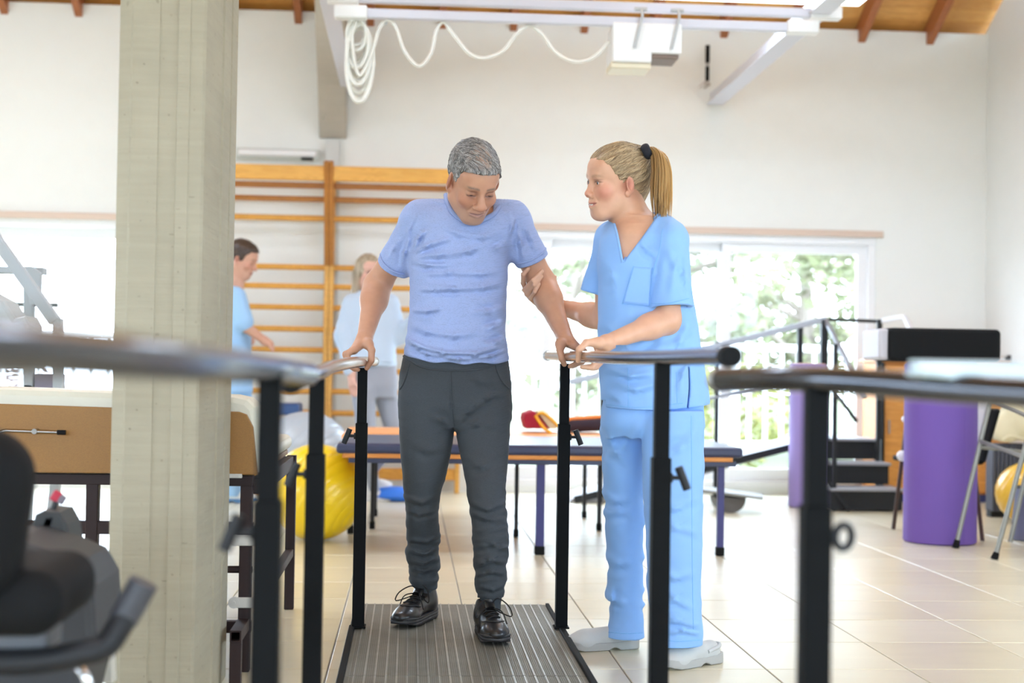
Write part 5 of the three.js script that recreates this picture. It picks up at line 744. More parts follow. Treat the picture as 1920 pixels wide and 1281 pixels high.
  const legR = pxLoft([[720, 752, 848, -4.9, 0.1], [760, 748, 851, -4.9, 0.103], [800, 748, 851, -4.9, 0.102], [850, 751, 845, -4.9, 0.095], [900, 755, 834, -4.905, 0.085], [930, 757, 826, -4.915, 0.08], [960, 760, 823, -4.93, 0.078], [1000, 761, 824, -4.97, 0.076], [1040, 763, 825, -5.01, 0.073], [1072, 766, 822, -5.035, 0.068], [1090, 768, 821, -5.045, 0.064], [1101, 772, 818, -5.05, 0.058]], 2.15);
  const legL = pxLoft([[720, 852, 954, -4.89, 0.1], [760, 853, 957, -4.88, 0.103], [800, 854, 956, -4.865, 0.102], [850, 862, 954, -4.83, 0.097], [900, 872, 949, -4.78, 0.088], [930, 876, 948, -4.755, 0.084], [960, 880, 950, -4.745, 0.082], [1000, 885, 954, -4.74, 0.08], [1035, 887, 953, -4.74, 0.077], [1080, 890, 948, -4.745, 0.07], [1105, 893, 947, -4.75, 0.064], [1118, 897, 944, -4.752, 0.056]], 2.15);
  const pj = join([{ ...hip, k: 0.03 }, { ...legR, k: 0.014 }, { ...legL, k: 0.022 }], 0.02);
  const PF = folds([[[[852, 800], [880, 770], [915, 745], [950, 735]], 0.008, 0.012], [[[852, 805], [890, 795], [940, 800]], 0.006, 0.012], [[[850, 806], [830, 790], [800, 775]], 0.006, 0.012], [[[846, 700], [847, 760], [851, 800]], -0.004, 0.006], [[[870, 690], [900, 715], [950, 720]], 0.004, 0.016], [[[770, 830], [800, 845], [840, 838]], 0.004, 0.014], [[[865, 850], [900, 870], [945, 850]], 0.005, 0.014], [[[878, 935], [910, 948], [948, 935]], 0.007, 0.010], [[[882, 955], [905, 965], [950, 968]], 0.006, 0.009], [[[760, 935], [790, 945], [822, 930]], 0.007, 0.010], [[[762, 960], [785, 968], [820, 962]], 0.006, 0.008], [[[890, 1052], [915, 1040], [948, 1046]], 0.012, 0.009], [[[889, 1070], [915, 1062], [946, 1068]], 0.009, 0.008], [[[768, 1040], [795, 1050], [822, 1036]], 0.011, 0.008], [[[768, 1062], [795, 1068], [820, 1058]], 0.010, 0.008], [[[768, 1020], [800, 1024], [824, 1014]], 0.008, 0.008], [[[770, 1080], [795, 1085], [819, 1078]], 0.008, 0.007], [[[888, 1020], [920, 1012], [953, 1022]], 0.007, 0.010], [[[893, 1090], [920, 1096], [946, 1088]], 0.006, 0.008]], -4.8);
  const pants = (x, y, z) => { let d = pj(x, y, z); if (d < 0.05 && d > -0.03) { const low = sstep(0.62, 0.2, y), n = fbm(x * 8 + 3, y * 42 + 2 * vn(x * 9, y * 9, z * 9), z * 8, 2) - 0.5; d -= PF(x, y) * 1.0 + (0.004 + 0.013 * low) * n + 0.004 * (fbm(x * 14, y * 14, z * 14, 2) - 0.5); } return d; };
  part(t, 'sweatpants', skinMesh(pants, [-0.05, 0.13, -5.2], [0.46, 0.99, -4.58], 0.0037, { slack: 0.02 }), pantsMat);
  const pt = t.children[3], seam = mat([0.035, 0.042, 0.048], 0.95);
  part(pt, 'waistband', tube(onLine([[757, 668], [790, 688], [850, 695], [910, 690], [953, 672]], pants, -4.6, 0.0), 0.004, 60, 6), pantsMat);
  for (const L of [[[767, 682], [763, 700], [757, 718], [750, 730]], [[928, 678], [933, 698], [942, 716], [955, 729]]]) part(pt, 'pocket_edge', tube(onLine(L, pants, -4.6, 0.0012), 0.0028, 40, 6), pantsMat);
  part(pt, 'front_seam', tube(onLine([[846, 697], [847, 730], [849, 770], [852, 800]], pants, -4.6, 0.0), 0.0014, 40, 6), seam);
  for (const [rows] of [[[[1096, 777, 815, -5.052, 0.048], [1118, 780, 812, -5.055, 0.042]]], [[[1112, 899, 941, -4.755, 0.05], [1145, 903, 938, -4.758, 0.043]]]]) { const f = pxLoft(rows, 2).f, g = (x, y, z) => f(x, y, z) + 0.0012 * Math.sin(Math.atan2(x - (x < 0.17 ? 0.06 : 0.272), z + (x < 0.17 ? 5.053 : 4.757)) * 46); const c = P((rows[0][1] + rows[0][2]) / 2, 1115, rows[0][3]); part(pt, 'ribbed_cuff', skinMesh(g, [c[0] - 0.07, c[1] - 0.1, c[2] - 0.07], [c[0] + 0.07, c[1] + 0.08, c[2] + 0.07], 0.0028), pantsMat); }
  // shoes
  for (const [at, dir] of [[[0.062, 0.04, -5.045], [-0.42, 0.9]], [[0.274, 0.04, -4.752], [0.12, 0.99]]]) {
    const f = shoeFields(at, dir, { k: 1.0 }), bbx = around([at[0] + dir[0] * 0.07, at[1], at[2] + dir[1] * 0.07], 0.17);
    const sh = part(t, 'shoe', skinMesh(f.upper, ...bbx, 0.0026), leather); part(sh, 'sole', skinMesh(f.sole, ...bbx, 0.0026), soleBlack);
    const top = (x, z) => { let y = 0.15; for (let i = 0; i < 60; i++) { const q = f.out(x, y, z), d = f.upper(...q); if (d < 0.0015) break; y -= Math.max(0.001, d * 0.6); } return f.out(x, y + 0.0015, z); };
    const laces = []; for (let i = 0; i < 5; i++) { const z = 0.045 + i * 0.017; laces.push(tube([-0.026, -0.013, 0, 0.013, 0.026].map((x) => top(x * (1 - i * 0.04), z + (i % 2 ? 1 : -1) * x * 0.25)), 0.0024, 16, 6)); }
    const k = top(0, 0.04), lp = (a, b, h2) => [k, f.out(a * 0.4, 0.115 + h2, 0.055), f.out(a, 0.10 + h2 * 0.5, 0.06 + b), f.out(a * 1.15, 0.075, 0.075 + b), f.out(a * 0.6, 0.082, 0.07), k];
    laces.push(tube(lp(0.055, 0.02, 0.012), 0.0022, 40, 6), tube(lp(-0.05, 0.03, 0.006), 0.0022, 40, 6), tube([k, f.out(-0.035, 0.09, 0.08), f.out(-0.046, 0.05, 0.10), f.out(-0.05, 0.025, 0.11)], 0.0022, 24, 6), tube([k, f.out(0.03, 0.09, 0.09), f.out(0.047, 0.05, 0.10)], 0.0022, 24, 6));
    part(sh, 'laces', laces, mat([0.012, 0.012, 0.012], 0.8)); part(sh, 'toe_seam', tube([[-0.036, 0.10], [-0.03, 0.13], [-0.014, 0.152], [0, 0.157], [0.014, 0.152], [0.03, 0.13], [0.036, 0.10]].map(([x, z]) => top(x, z)), 0.0018, 40, 6), mat([0.03, 0.03, 0.032], 0.5));
    part(sh, 'tongue', tube([top(0, 0.055), f.out(0, 0.105, 0.035), f.out(0, 0.125, 0.028)], 0.017, 14, 10), leather);
  }
}
function M_(g) { return g; }
// ------------------------------------------------------------------ the carer
{
  const t = thing('person', 'fair haired woman in light blue scrubs with a ponytail, steadying the patient', 'person', [0.8, 0, -4.55]);
  const ps = pose([0.655, 1.532, -4.56], -1.22, 0.10, -0.14, 0.985), hf = headField({ wide: 0.95, nose: 0.86, ear: 0.95, brow: 0.0075, eyes: 0.0056, smile: 0.004, open: 0.0010, noseZ: -0.006 });
  const S1 = P(1140, 452, -4.68), E1 = P(1137, 598, -4.77), K1 = P(1043, 574, -4.99), S2 = P(1260, 456, -4.465), E2 = P(1252, 600, -4.42), K2 = P(1137, 643, -4.275);
  const gripR = [[[989, 551, -4.955], [981, 531, -4.905], [981, 515, -4.865], [991, 504, -4.853]], [[996, 558, -4.965], [984, 544, -4.90], [1000, 526, -4.848], [1016, 509, -4.846]], [[1003, 563, -4.968], [988, 552, -4.90], [1003, 534, -4.846], [1015, 519, -4.846]], [[1009, 568, -4.97], [995, 560, -4.90], [1003, 547, -4.850], [1011, 533, -4.848]]];
  const gripL = [0, 1, 2, 3].map((i) => [[1120 + i * 4, 652 + i, -4.285 - i * 0.02], [1121 + i * 4, 674, -4.285 - i * 0.02], [1109 + i * 3, 689.5, -4.275 - i * 0.02], [1091 + i * 4, 688.5 - i * 0.6, -4.27 - i * 0.02]]);
  const mixp = (a, b, s) => V3(a).lerp(V3(b), s).toArray();
  const rows = [[396, 1180, 1240, -4.57, 0.05], [410, 1158, 1258, -4.56, 0.085], [424, 1140, 1272, -4.555, 0.105], [445, 1128, 1284, -4.55, 0.12], [480, 1122, 1288, -4.55, 0.13], [540, 1122, 1294, -4.55, 0.135], [600, 1122, 1304, -4.55, 0.135], [650, 1123, 1312, -4.55, 0.14], [700, 1125, 1320, -4.55, 0.145], [740, 1127, 1327, -4.55, 0.148], [775, 1128, 1329, -4.55, 0.148]];
  const inner = (d) => rows.map(([y, l, r, z, b]) => [y, l + d * 586, r - d * 586, z, b - d]).slice(1, 9);
  const body = join([headPrim(ps, hf), rc(P(1197, 428, -4.55), ps.out(0, -0.035, -0.03), 0.056, 0.050, 0.03), rc(P(1197, 432, -4.55), P(1155, 440, -4.6), 0.045, 0.04, 0.04), rc(P(1197, 432, -4.55), P(1250, 436, -4.5), 0.045, 0.04, 0.04), pxLoft(inner(0.014)),
    rc(S1, E1, 0.042, 0.039, 0.03), rc(E1, mixp(E1, K1, 0.3), 0.039, 0.038, 0.03), rc(mixp(E1, K1, 0.25), K1, 0.038, 0.026, 0.03), ...hand([1042, 573, -4.99], gripR, [[1030, 556, -4.975], [1030, 540, -4.985], [1034, 528, -4.975], [1040, 520, -4.96]], 0.92),
    rc(S2, E2, 0.039, 0.037, 0.03), rc(E2, mixp(E2, K2, 0.3), 0.037, 0.0365, 0.03), rc(mixp(E2, K2, 0.25), K2, 0.0365, 0.0235, 0.03), ...hand([1137, 643, -4.275], gripL, [[1121, 643, -4.25], [1099, 643, -4.235], [1086, 656, -4.222], [1084, 676, -4.232]], 0.92)], 0.018);
  const color = skinColor([0.67, 0.40, 0.255], [0.62, 0.20, 0.14], ps, { browC: [0.33, 0.20, 0.10], browA: 0.55, lip: [0.52, 0.15, 0.14], smile: 0.004, tired: 0.12, lash: 0.85, lashY: 0.0092, lashW: 0.0019, flush: 0.8, cheek: 0.8 });
  const bb = (c, r) => [c.map((v) => v - r), c.map((v) => v + r)];
  const hb = bb(ps.out(0, -0.01, 0), 0.18), h1 = bb(P(1012, 545, -4.92), 0.09), h2 = bb(P(1108, 662, -4.27), 0.075);
  const bodyColor = (x, y, z, a, b, c) => color(x, y, z, a, b, c);
  const bm = part(t, 'body', mergeIdx([skinMesh(body, ...hb, 0.0020, { color, slack: 0.004 }), skinMesh(body, ...h1, 0.0022, { color }), skinMesh(body, ...h2, 0.0022, { color }), skinMesh(body, [0.38, 1.0, -5.1], [1.12, 1.46, -4.15], 0.0040, { color: bodyColor, skip: [hb, h1, h2] })]), skinMat);
  for (const s of [-1, 1]) { // eyes
    const g = new THREE.SphereGeometry(0.0120, 36, 24), c = new Float32Array(g.attributes.position.count * 3), p = g.attributes.position, look = new THREE.Vector3(0, -0.05, 1).normalize();
    for (let i = 0; i < p.count; i++) { const d = new THREE.Vector3().fromBufferAttribute(p, i).normalize().dot(look), k = d > 0.96 ? [0.008, 0.008, 0.008] : d > 0.885 ? [0.12, 0.17, 0.2] : [0.72, 0.68, 0.64]; c.set(k, 3 * i); }
    g.setAttribute('color', new THREE.BufferAttribute(c, 3)); g.applyMatrix4(new THREE.Matrix4().makeTranslation(s * 0.0315, 0.0032, 0.0736)).applyMatrix4(ps.M); part(bm, 'eye', g, PHY([1, 1, 1], 0.12, { vertexColors: true }));
  }
  part(bm, 'teeth', tube([[-0.017, -0.0655, 0.084], [-0.008, -0.0672, 0.0915], [0, -0.0675, 0.0925], [0.008, -0.0672, 0.0915], [0.017, -0.0655, 0.084]].map((q) => ps.out(...q)), 0.0026, 30, 8), mat([0.8, 0.78, 0.72], 0.3));
  // hair drawn back to the tie, ponytail
  const hl = hairLine([[0, 0.082], [0.5, 0.076], [0.8, 0.058], [1.05, 0.030], [1.25, 0.006], [1.40, -0.004], [1.52, 0.016], [1.70, 0.016], [1.86, -0.022], [2.2, -0.075], [2.6, -0.115], [3.15, -0.135]]);
  const tie = [0, 0.085, -0.112];
  const hairBase = join([el([0, 0.044, -0.022], [0.0800, 0.0885, 0.1010]), el([0, 0.06, 0.03], [0.060, 0.045, 0.055], 0.03), el([0, 0.080, -0.095], [0.03, 0.028, 0.03], 0.04), rc([0, -0.02, -0.075], [0, -0.105, -0.058], 0.042, 0.022, 0.04)], 0.02);
  const strand = (X, Y, Z) => { const a = Math.atan2(X, (Y - tie[1]) * 0.8 - (Z - tie[2]) * -0.15 + 0.0001), r = Math.hypot(X, Y - tie[1], Z - tie[2]); return [vn(a * 26 + 40, r * 9, 3), vn(a * 70 + 90, r * 14, 7), vn(a * 9 + 20, r * 30, 1)]; };
  const hair = (x, y, z) => { const [X, Y, Z] = ps.in(x, y, z); let d = hairBase(X, Y, Z); if (d < 0.02 && d > -0.03) { const n = strand(X, Y, Z); d += 0.0035 - 0.004 * n[0] - 0.003 * n[1] - 0.003 * n[2]; d = smax(d, (hl(X, Z) - Y + 0.008 * (n[1] - 0.5)) * 0.8, 0.005); } return d * 0.985; };
  const hairC = (x, y, z) => { const [X, Y, Z] = ps.in(x, y, z), n = strand(X, Y, Z), k = clamp(0.15 + 0.6 * n[1] * n[0] + 0.55 * n[0] * n[0]); return [lerp(0.17, 0.58, k), lerp(0.105, 0.415, k), lerp(0.05, 0.235, k)]; };
  const hm = part(t, 'hair', skinMesh(hair, ...bb(ps.out(0, 0.04, -0.02), 0.165), 0.0019, { color: hairC, slack: 0.012 }), hairMat);
  part(hm, 'strands', strands(ps, hair, 1300, () => new THREE.Vector3(rr(-1, 1), rr(-0.5, 1), rr(-0.6, 1)), (p, w) => new THREE.Vector3(tie[0] - p.x * 0.9 + w * 0.02, tie[1] - p.y + w * 0.02, tie[2] - p.z).normalize(), 8, 0.07, 0.0006, () => { const k = Math.pow(rnd(), 1.3); return [lerp(0.14, 0.78, k), lerp(0.085, 0.60, k), lerp(0.04, 0.36, k)]; }), hairMat);
  const tp = P(1213, 284, -4.52);
  part(hm, 'hair_tie', new THREE.TorusGeometry(0.017, 0.0095, 12, 30).scale(1, 1, 1.5).applyMatrix4(new THREE.Matrix4().makeRotationFromQuaternion(new THREE.Quaternion().setFromUnitVectors(new THREE.Vector3(0, 0, 1), new THREE.Vector3(0.85, 0.42, 0.25).normalize())).setPosition(...tp)), mat([0.010, 0.012, 0.02], 0.8));
  const tail = [[[1207, 287], [1220, 281], [1233, 292], [1239, 318], [1239, 350], [1239, 378], [1240, 403]], [0.010, 0.013, 0.021, 0.026, 0.027, 0.025, 0.019]];
  const c0 = tail[0].map((q, i) => V3(P(...q, lerp(-4.53, -4.47, i / 6)))), sets = [], cols = [];
  for (let k = 0; k < 230; k++) {
    const a = rr(0, 6.283), q = Math.sqrt(rnd()), cut = rr(0.72, 1.12), dx = Math.cos(a) * q, dz = Math.sin(a) * q, w = rr(-0.004, 0.004);
    const pts = c0.map((c, i) => [c.x + (dx * tail[1][i] + w * i * 0.55) * (i < 2 ? 1 : 1), c.y + dz * tail[1][i] * 0.5 * (i < 3 ? 1 : 0.2) - (i === 6 ? (cut - 1) * 0.13 + Math.abs(dx) * 0.02 : i === 5 ? (cut - 1) * 0.05 : 0), c.z + dz * tail[1][i]]);
    const cv = new THREE.CatmullRomCurve3(pts.map(V3)), g = new THREE.TubeGeometry(cv, 22, rr(0.0016, 0.0032), 5, false), gp = g.attributes.position; for (let i = 14; i <= 22; i++) { const q = cv.getPointAt(i / 22), s = lerp(1, 0.12, ((i - 14) / 8) ** 1.5); for (let j = 0; j < 6; j++) { const a = i * 6 + j; gp.setXYZ(a, lerp(q.x, gp.getX(a), s), lerp(q.y, gp.getY(a), s), lerp(q.z, gp.getZ(a), s)); } } const kk = clamp(0.1 + 0.5 * rnd() + 0.35 * dx + 0.1), n = g.attributes.position.count, cc = new Float32Array(n * 3); for (let i = 0; i < n; i++) { const s = kk * lerp(0.85, 1.1, i / n); cc.set([lerp(0.13, 0.62, s), lerp(0.07, 0.36, s), lerp(0.025, 0.12, s)], 3 * i); } g.setAttribute('color', new THREE.BufferAttribute(cc, 3)); sets.push(g);
  }
  part(hm, 'ponytail', mergeIdx(sets), hairMat);
  // tunic
  const torso = pxLoft(rows, 2.5), M1 = P(1116, 549, -4.71), M2 = P(1257, 577, -4.43), n1 = V3(M1).sub(V3(P(1137, 450, -4.68))).normalize(), n2 = new THREE.Vector3(0.06, -0.99, 0.1).normalize();
  const trunk = join([torso, rc(P(1183, 428, -4.56), P(1147, 446, -4.63), 0.052, 0.052, 0.04), rc(P(1212, 426, -4.54), P(1255, 447, -4.47), 0.052, 0.056, 0.05)], 0.04), s1 = rc(P(1148, 450, -4.65), V3(M1).addScaledVector(n1, 0.04).toArray(), 0.054, 0.054).f, s2 = rc(P(1256, 452, -4.455), V3(M2).addScaledVector(n2, 0.04).toArray(), 0.058, 0.073).f;
  const hole = join([rc(V3(M1).addScaledVector(n1, -0.05).toArray(), V3(M1).addScaledVector(n1, 0.1).toArray(), 0.042, 0.046), rc(V3(M2).addScaledVector(n2, -0.03).toArray(), V3(M2).addScaledVector(n2, 0.12).toArray(), 0.051, 0.068)], 0.01);
  const vz = -4.45, A = P(1154, 404, vz), Bv = P(1167, 493, vz), Cv = P(1240, 396, vz), edge = (p, q) => { const L = Math.hypot(q[0] - p[0], q[1] - p[1]), nx = (q[1] - p[1]) / L, ny = -(q[0] - p[0]) / L; return (x, y) => (x - p[0]) * nx + (y - p[1]) * ny; };
  const e1 = edge(A, Bv), e2 = edge(Bv, Cv), neck = join([rc(P(1200, 418, -4.55), ps.out(0.0, -0.02, -0.03), 0.060, 0.064)], 0.01);
  const F = folds([[[[1130, 470], [1150, 520], [1160, 580]], 0.004, 0.014], [[[1135, 600], [1165, 640], [1180, 690]], 0.006, 0.016], [[[1250, 640], [1215, 665], [1180, 672]], 0.007, 0.014], [[[1300, 600], [1275, 640], [1240, 655]], 0.007, 0.016], [[[1310, 650], [1280, 700], [1270, 750]], 0.007, 0.014], [[[1140, 690], [1180, 705], [1230, 700]], 0.008, 0.012], [[[1150, 715], [1190, 730], [1250, 715]], 0.007, 0.012], [[[1140, 735], [1170, 755]], 0.006, 0.010], [[[1240, 470], [1228, 520], [1218, 575]], -0.003, 0.009], [[[1245, 462], [1262, 500], [1250, 560]], 0.005, 0.012], [[[1285, 470], [1280, 520], [1290, 560]], 0.005, 0.012], [[[1195, 440], [1215, 470], [1232, 480]], 0.005, 0.010], [[[1130, 440], [1124, 490], [1122, 540]], -0.004, 0.008], [[[1165, 640], [1220, 600], [1240, 590]], 0.004, 0.014]], -4.42);
  const hemT = (x, z) => H(769, -4.42, 1200) + 0.012 * ((x - 0.74) / 0.17) ** 2 + (z < -4.5 ? 0.02 : 0);
  const tunic = (x, y, z) => {
    const c1 = (x - M1[0]) * n1.x + (y - M1[1]) * n1.y + (z - M1[2]) * n1.z, c2 = (x - M2[0]) * n2.x + (y - M2[1]) * n2.y + (z - M2[2]) * n2.z;
    let d = trunk(x, y, z); if (d < 0.1) { const ho = -hole(x, y, z); d = smin(d, smax(smax(s1(x, y, z), c1, 0.004), ho, 0.003), 0.03); d = smin(d, smax(smax(s2(x, y, z), c2, 0.004), ho, 0.003), 0.012); } if (d > 0.05) return d;
    if (d > -0.03) { d -= F(x, y) * (0.2 + 0.8 * sstep(-4.62, -4.52, z)); d -= 0.005 * (fbm(x * 10, y * 12 + x * 8, z * 10, 2) - 0.5) + 0.002 * (vn(x * 36, y * 36, z * 36) - 0.5); }
    d = smax(d, hemT(x, z) - y, 0.004);
    d = smax(d, -neck(x, y, z), 0.006); d = smax(d, -Math.max(e1(x, y), e2(x, y), -4.60 - z), 0.004); 
    const sl = Math.abs(x - P(1287, 720, -4.45)[0] - 0.004 * Math.sin(y * 30)) - 0.0022; if (z > -4.5) d = smax(d, -Math.max(sl, y - H(688, -4.45, 1287)), 0.004);
    return d;
  };
  const tu = part(t, 'tunic', skinMesh(tunic, [0.52, 0.78, -4.82], [1.07, 1.46, -4.26], 0.0034, { slack: 0.02 }), scrubMat);
  part(tu, 'neck_band', tube(onLine([[1150, 414], [1157, 440], [1167, 493]], tunic, -4.2, 0.0, 20), 0.0042, 40, 8), scrubMat); part(tu, 'neck_band', tube(onLine([[1168, 493], [1192, 456], [1214, 424], [1236, 402]], tunic, -4.2, 0.0, 20), 0.0055, 40, 8), scrubMat);
  part(tu, 'chest_pocket', patch([[1187, 498], [1223, 501], [1219, 575], [1166, 570]], tunic, -4.2, 0.0042), scrubMat);
  for (const L of [[[1187, 508], [1222, 511]], [[1242, 430], [1236, 470], [1222, 520], [1216, 574]], [[1219, 569], [1256, 568], [1292, 560]], [[1131, 758], [1200, 764], [1280, 756]], [[1177, 690], [1178, 730], [1178, 765]], [[1268, 698], [1270, 756]], [[1188, 498], [1177, 534], [1166, 570]], [[1166, 570], [1192, 572], [1219, 575]], [[1219, 575], [1221, 538], [1223, 501]]]) part(tu, 'seam', tube(onLine(L, tunic, -4.2, L.length === 3 && L[0][0] > 1160 && L[0][0] < 1225 && L[0][1] < 600 && L[2][1] < 600 ? 0.004 : 0.0004, 30), 0.0011, 60, 5), scrubSeam);
  part(tu, 'back_panel', bar(P(1304, 690, -4.52), P(1311, 752, -4.5), 0.062, 0.02, 0.009), scrubMat);
  // trousers
  const hip = pxLoft([[740, 1133, 1316, -4.55, 0.128], [780, 1128, 1318, -4.55, 0.125], [800, 1128, 1319, -4.55, 0.118], [820, 1140, 1310, -4.55, 0.10]], 2.4);
  const legR = pxLoft([[770, 1130, 1215, -4.62, 0.095], [800, 1127, 1210, -4.63, 0.095], [900, 1132, 1207, -4.66, 0.085], [1000, 1136, 1206, -4.68, 0.078], [1100, 1140, 1205, -4.70, 0.074], [1150, 1144, 1205, -4.71, 0.074], [1175, 1140, 1206, -4.71, 0.077], [1193, 1136, 1207, -4.71, 0.08]], 2.2);
  const legL = pxLoft([[770, 1205, 1318, -4.47, 0.095], [800, 1203, 1319, -4.465, 0.098], [900, 1206, 1318, -4.455, 0.09], [1000, 1210, 1316, -4.45, 0.084], [1100, 1214, 1313, -4.45, 0.08], [1150, 1218, 1315, -4.445, 0.08], [1180, 1221, 1318, -4.445, 0.084], [1207, 1222, 1316, -4.445, 0.082]], 2.2);
  const pj = join([{ ...hip, k: 0.03 }, { ...legR, k: 0.02 }, { ...legL, k: 0.012 }], 0.02);
  const PF = folds([[[[1140, 800], [1165, 850], [1200, 880]], 0.006, 0.014], [[[1205, 790], [1185, 840], [1150, 870]], 0.006, 0.014], [[[1140, 930], [1170, 950], [1205, 945]], 0.006, 0.014], [[[1143, 985], [1175, 970], [1205, 975]], 0.005, 0.014], [[[1142, 1050], [1175, 1075], [1206, 1070]], 0.005, 0.016], [[[1150, 1130], [1170, 1150], [1200, 1155]], 0.006, 0.012], [[[1142, 1165], [1165, 1150], [1170, 1120]], 0.007, 0.010], [[[1310, 800], [1270, 840], [1220, 860]], 0.006, 0.014], [[[1215, 930], [1260, 950], [1310, 930]], 0.006, 0.014], [[[1220, 1000], [1260, 985], [1310, 1000]], 0.006, 0.014], [[[1225, 1060], [1260, 1080], [1305, 1070]], 0.006, 0.014], [[[1230, 1140], [1260, 1120], [1300, 1140]], 0.007, 0.012], [[[1225, 1165], [1262, 1160], [1312, 1172]], 0.009, 0.010], [[[1240, 1185], [1275, 1178], [1312, 1186]], 0.007, 0.008]], -4.4);
  const pants = (x, y, z) => { let d = pj(x, y, z); if (d < 0.05 && d > -0.03) { d -= PF(x, y) + 0.007 * (fbm(x * 9, y * 14 + x * 10, z * 9, 2) - 0.5) + 0.003 * (vn(x * 30, y * 40, z * 30) - 0.5); } return d; };
  const pa = part(t, 'trousers', skinMesh(pants, [0.52, 0.01, -4.85], [1.08, 0.86, -4.28], 0.0038, { slack: 0.02 }), scrubMat);
  for (const L of [[[1296, 780], [1297, 900], [1298, 1050], [1300, 1180]], [[1138, 1185], [1170, 1188], [1205, 1187]], [[1224, 1198], [1270, 1203], [1314, 1200]]]) part(pa, 'seam', tube(onLine(L, pants, -4.2, 0.0004, 40), 0.0013, 70, 5), scrubSeam);
  for (const [at, dir] of [[[0.705, 0, -4.72], [-0.985, 0.17]], [[0.945, 0, -4.475], [-0.86, 0.51]]]) {
    const f = shoeFields(at, dir, { clog: true, k: 0.88 }), L = Math.hypot(...dir), bx = around([at[0] + dir[0] / L * 0.06, 0, at[2] + dir[1] / L * 0.06], 0.17);
    const s = part(t, 'clog', skinMesh(f.upper, ...bx, 0.003), clogMat); part(s, 'sole', skinMesh(f.sole, ...bx, 0.003), clogSole); part(s, 'heel_strap', tube([[-0.036, 0.05, 0.01], [-0.034, 0.062, -0.04], [0, 0.066, -0.072], [0.034, 0.062, -0.04], [0.036, 0.05, 0.01]].map((q) => f.out(...q)), 0.0065, 30, 8), clogMat);
  }
}
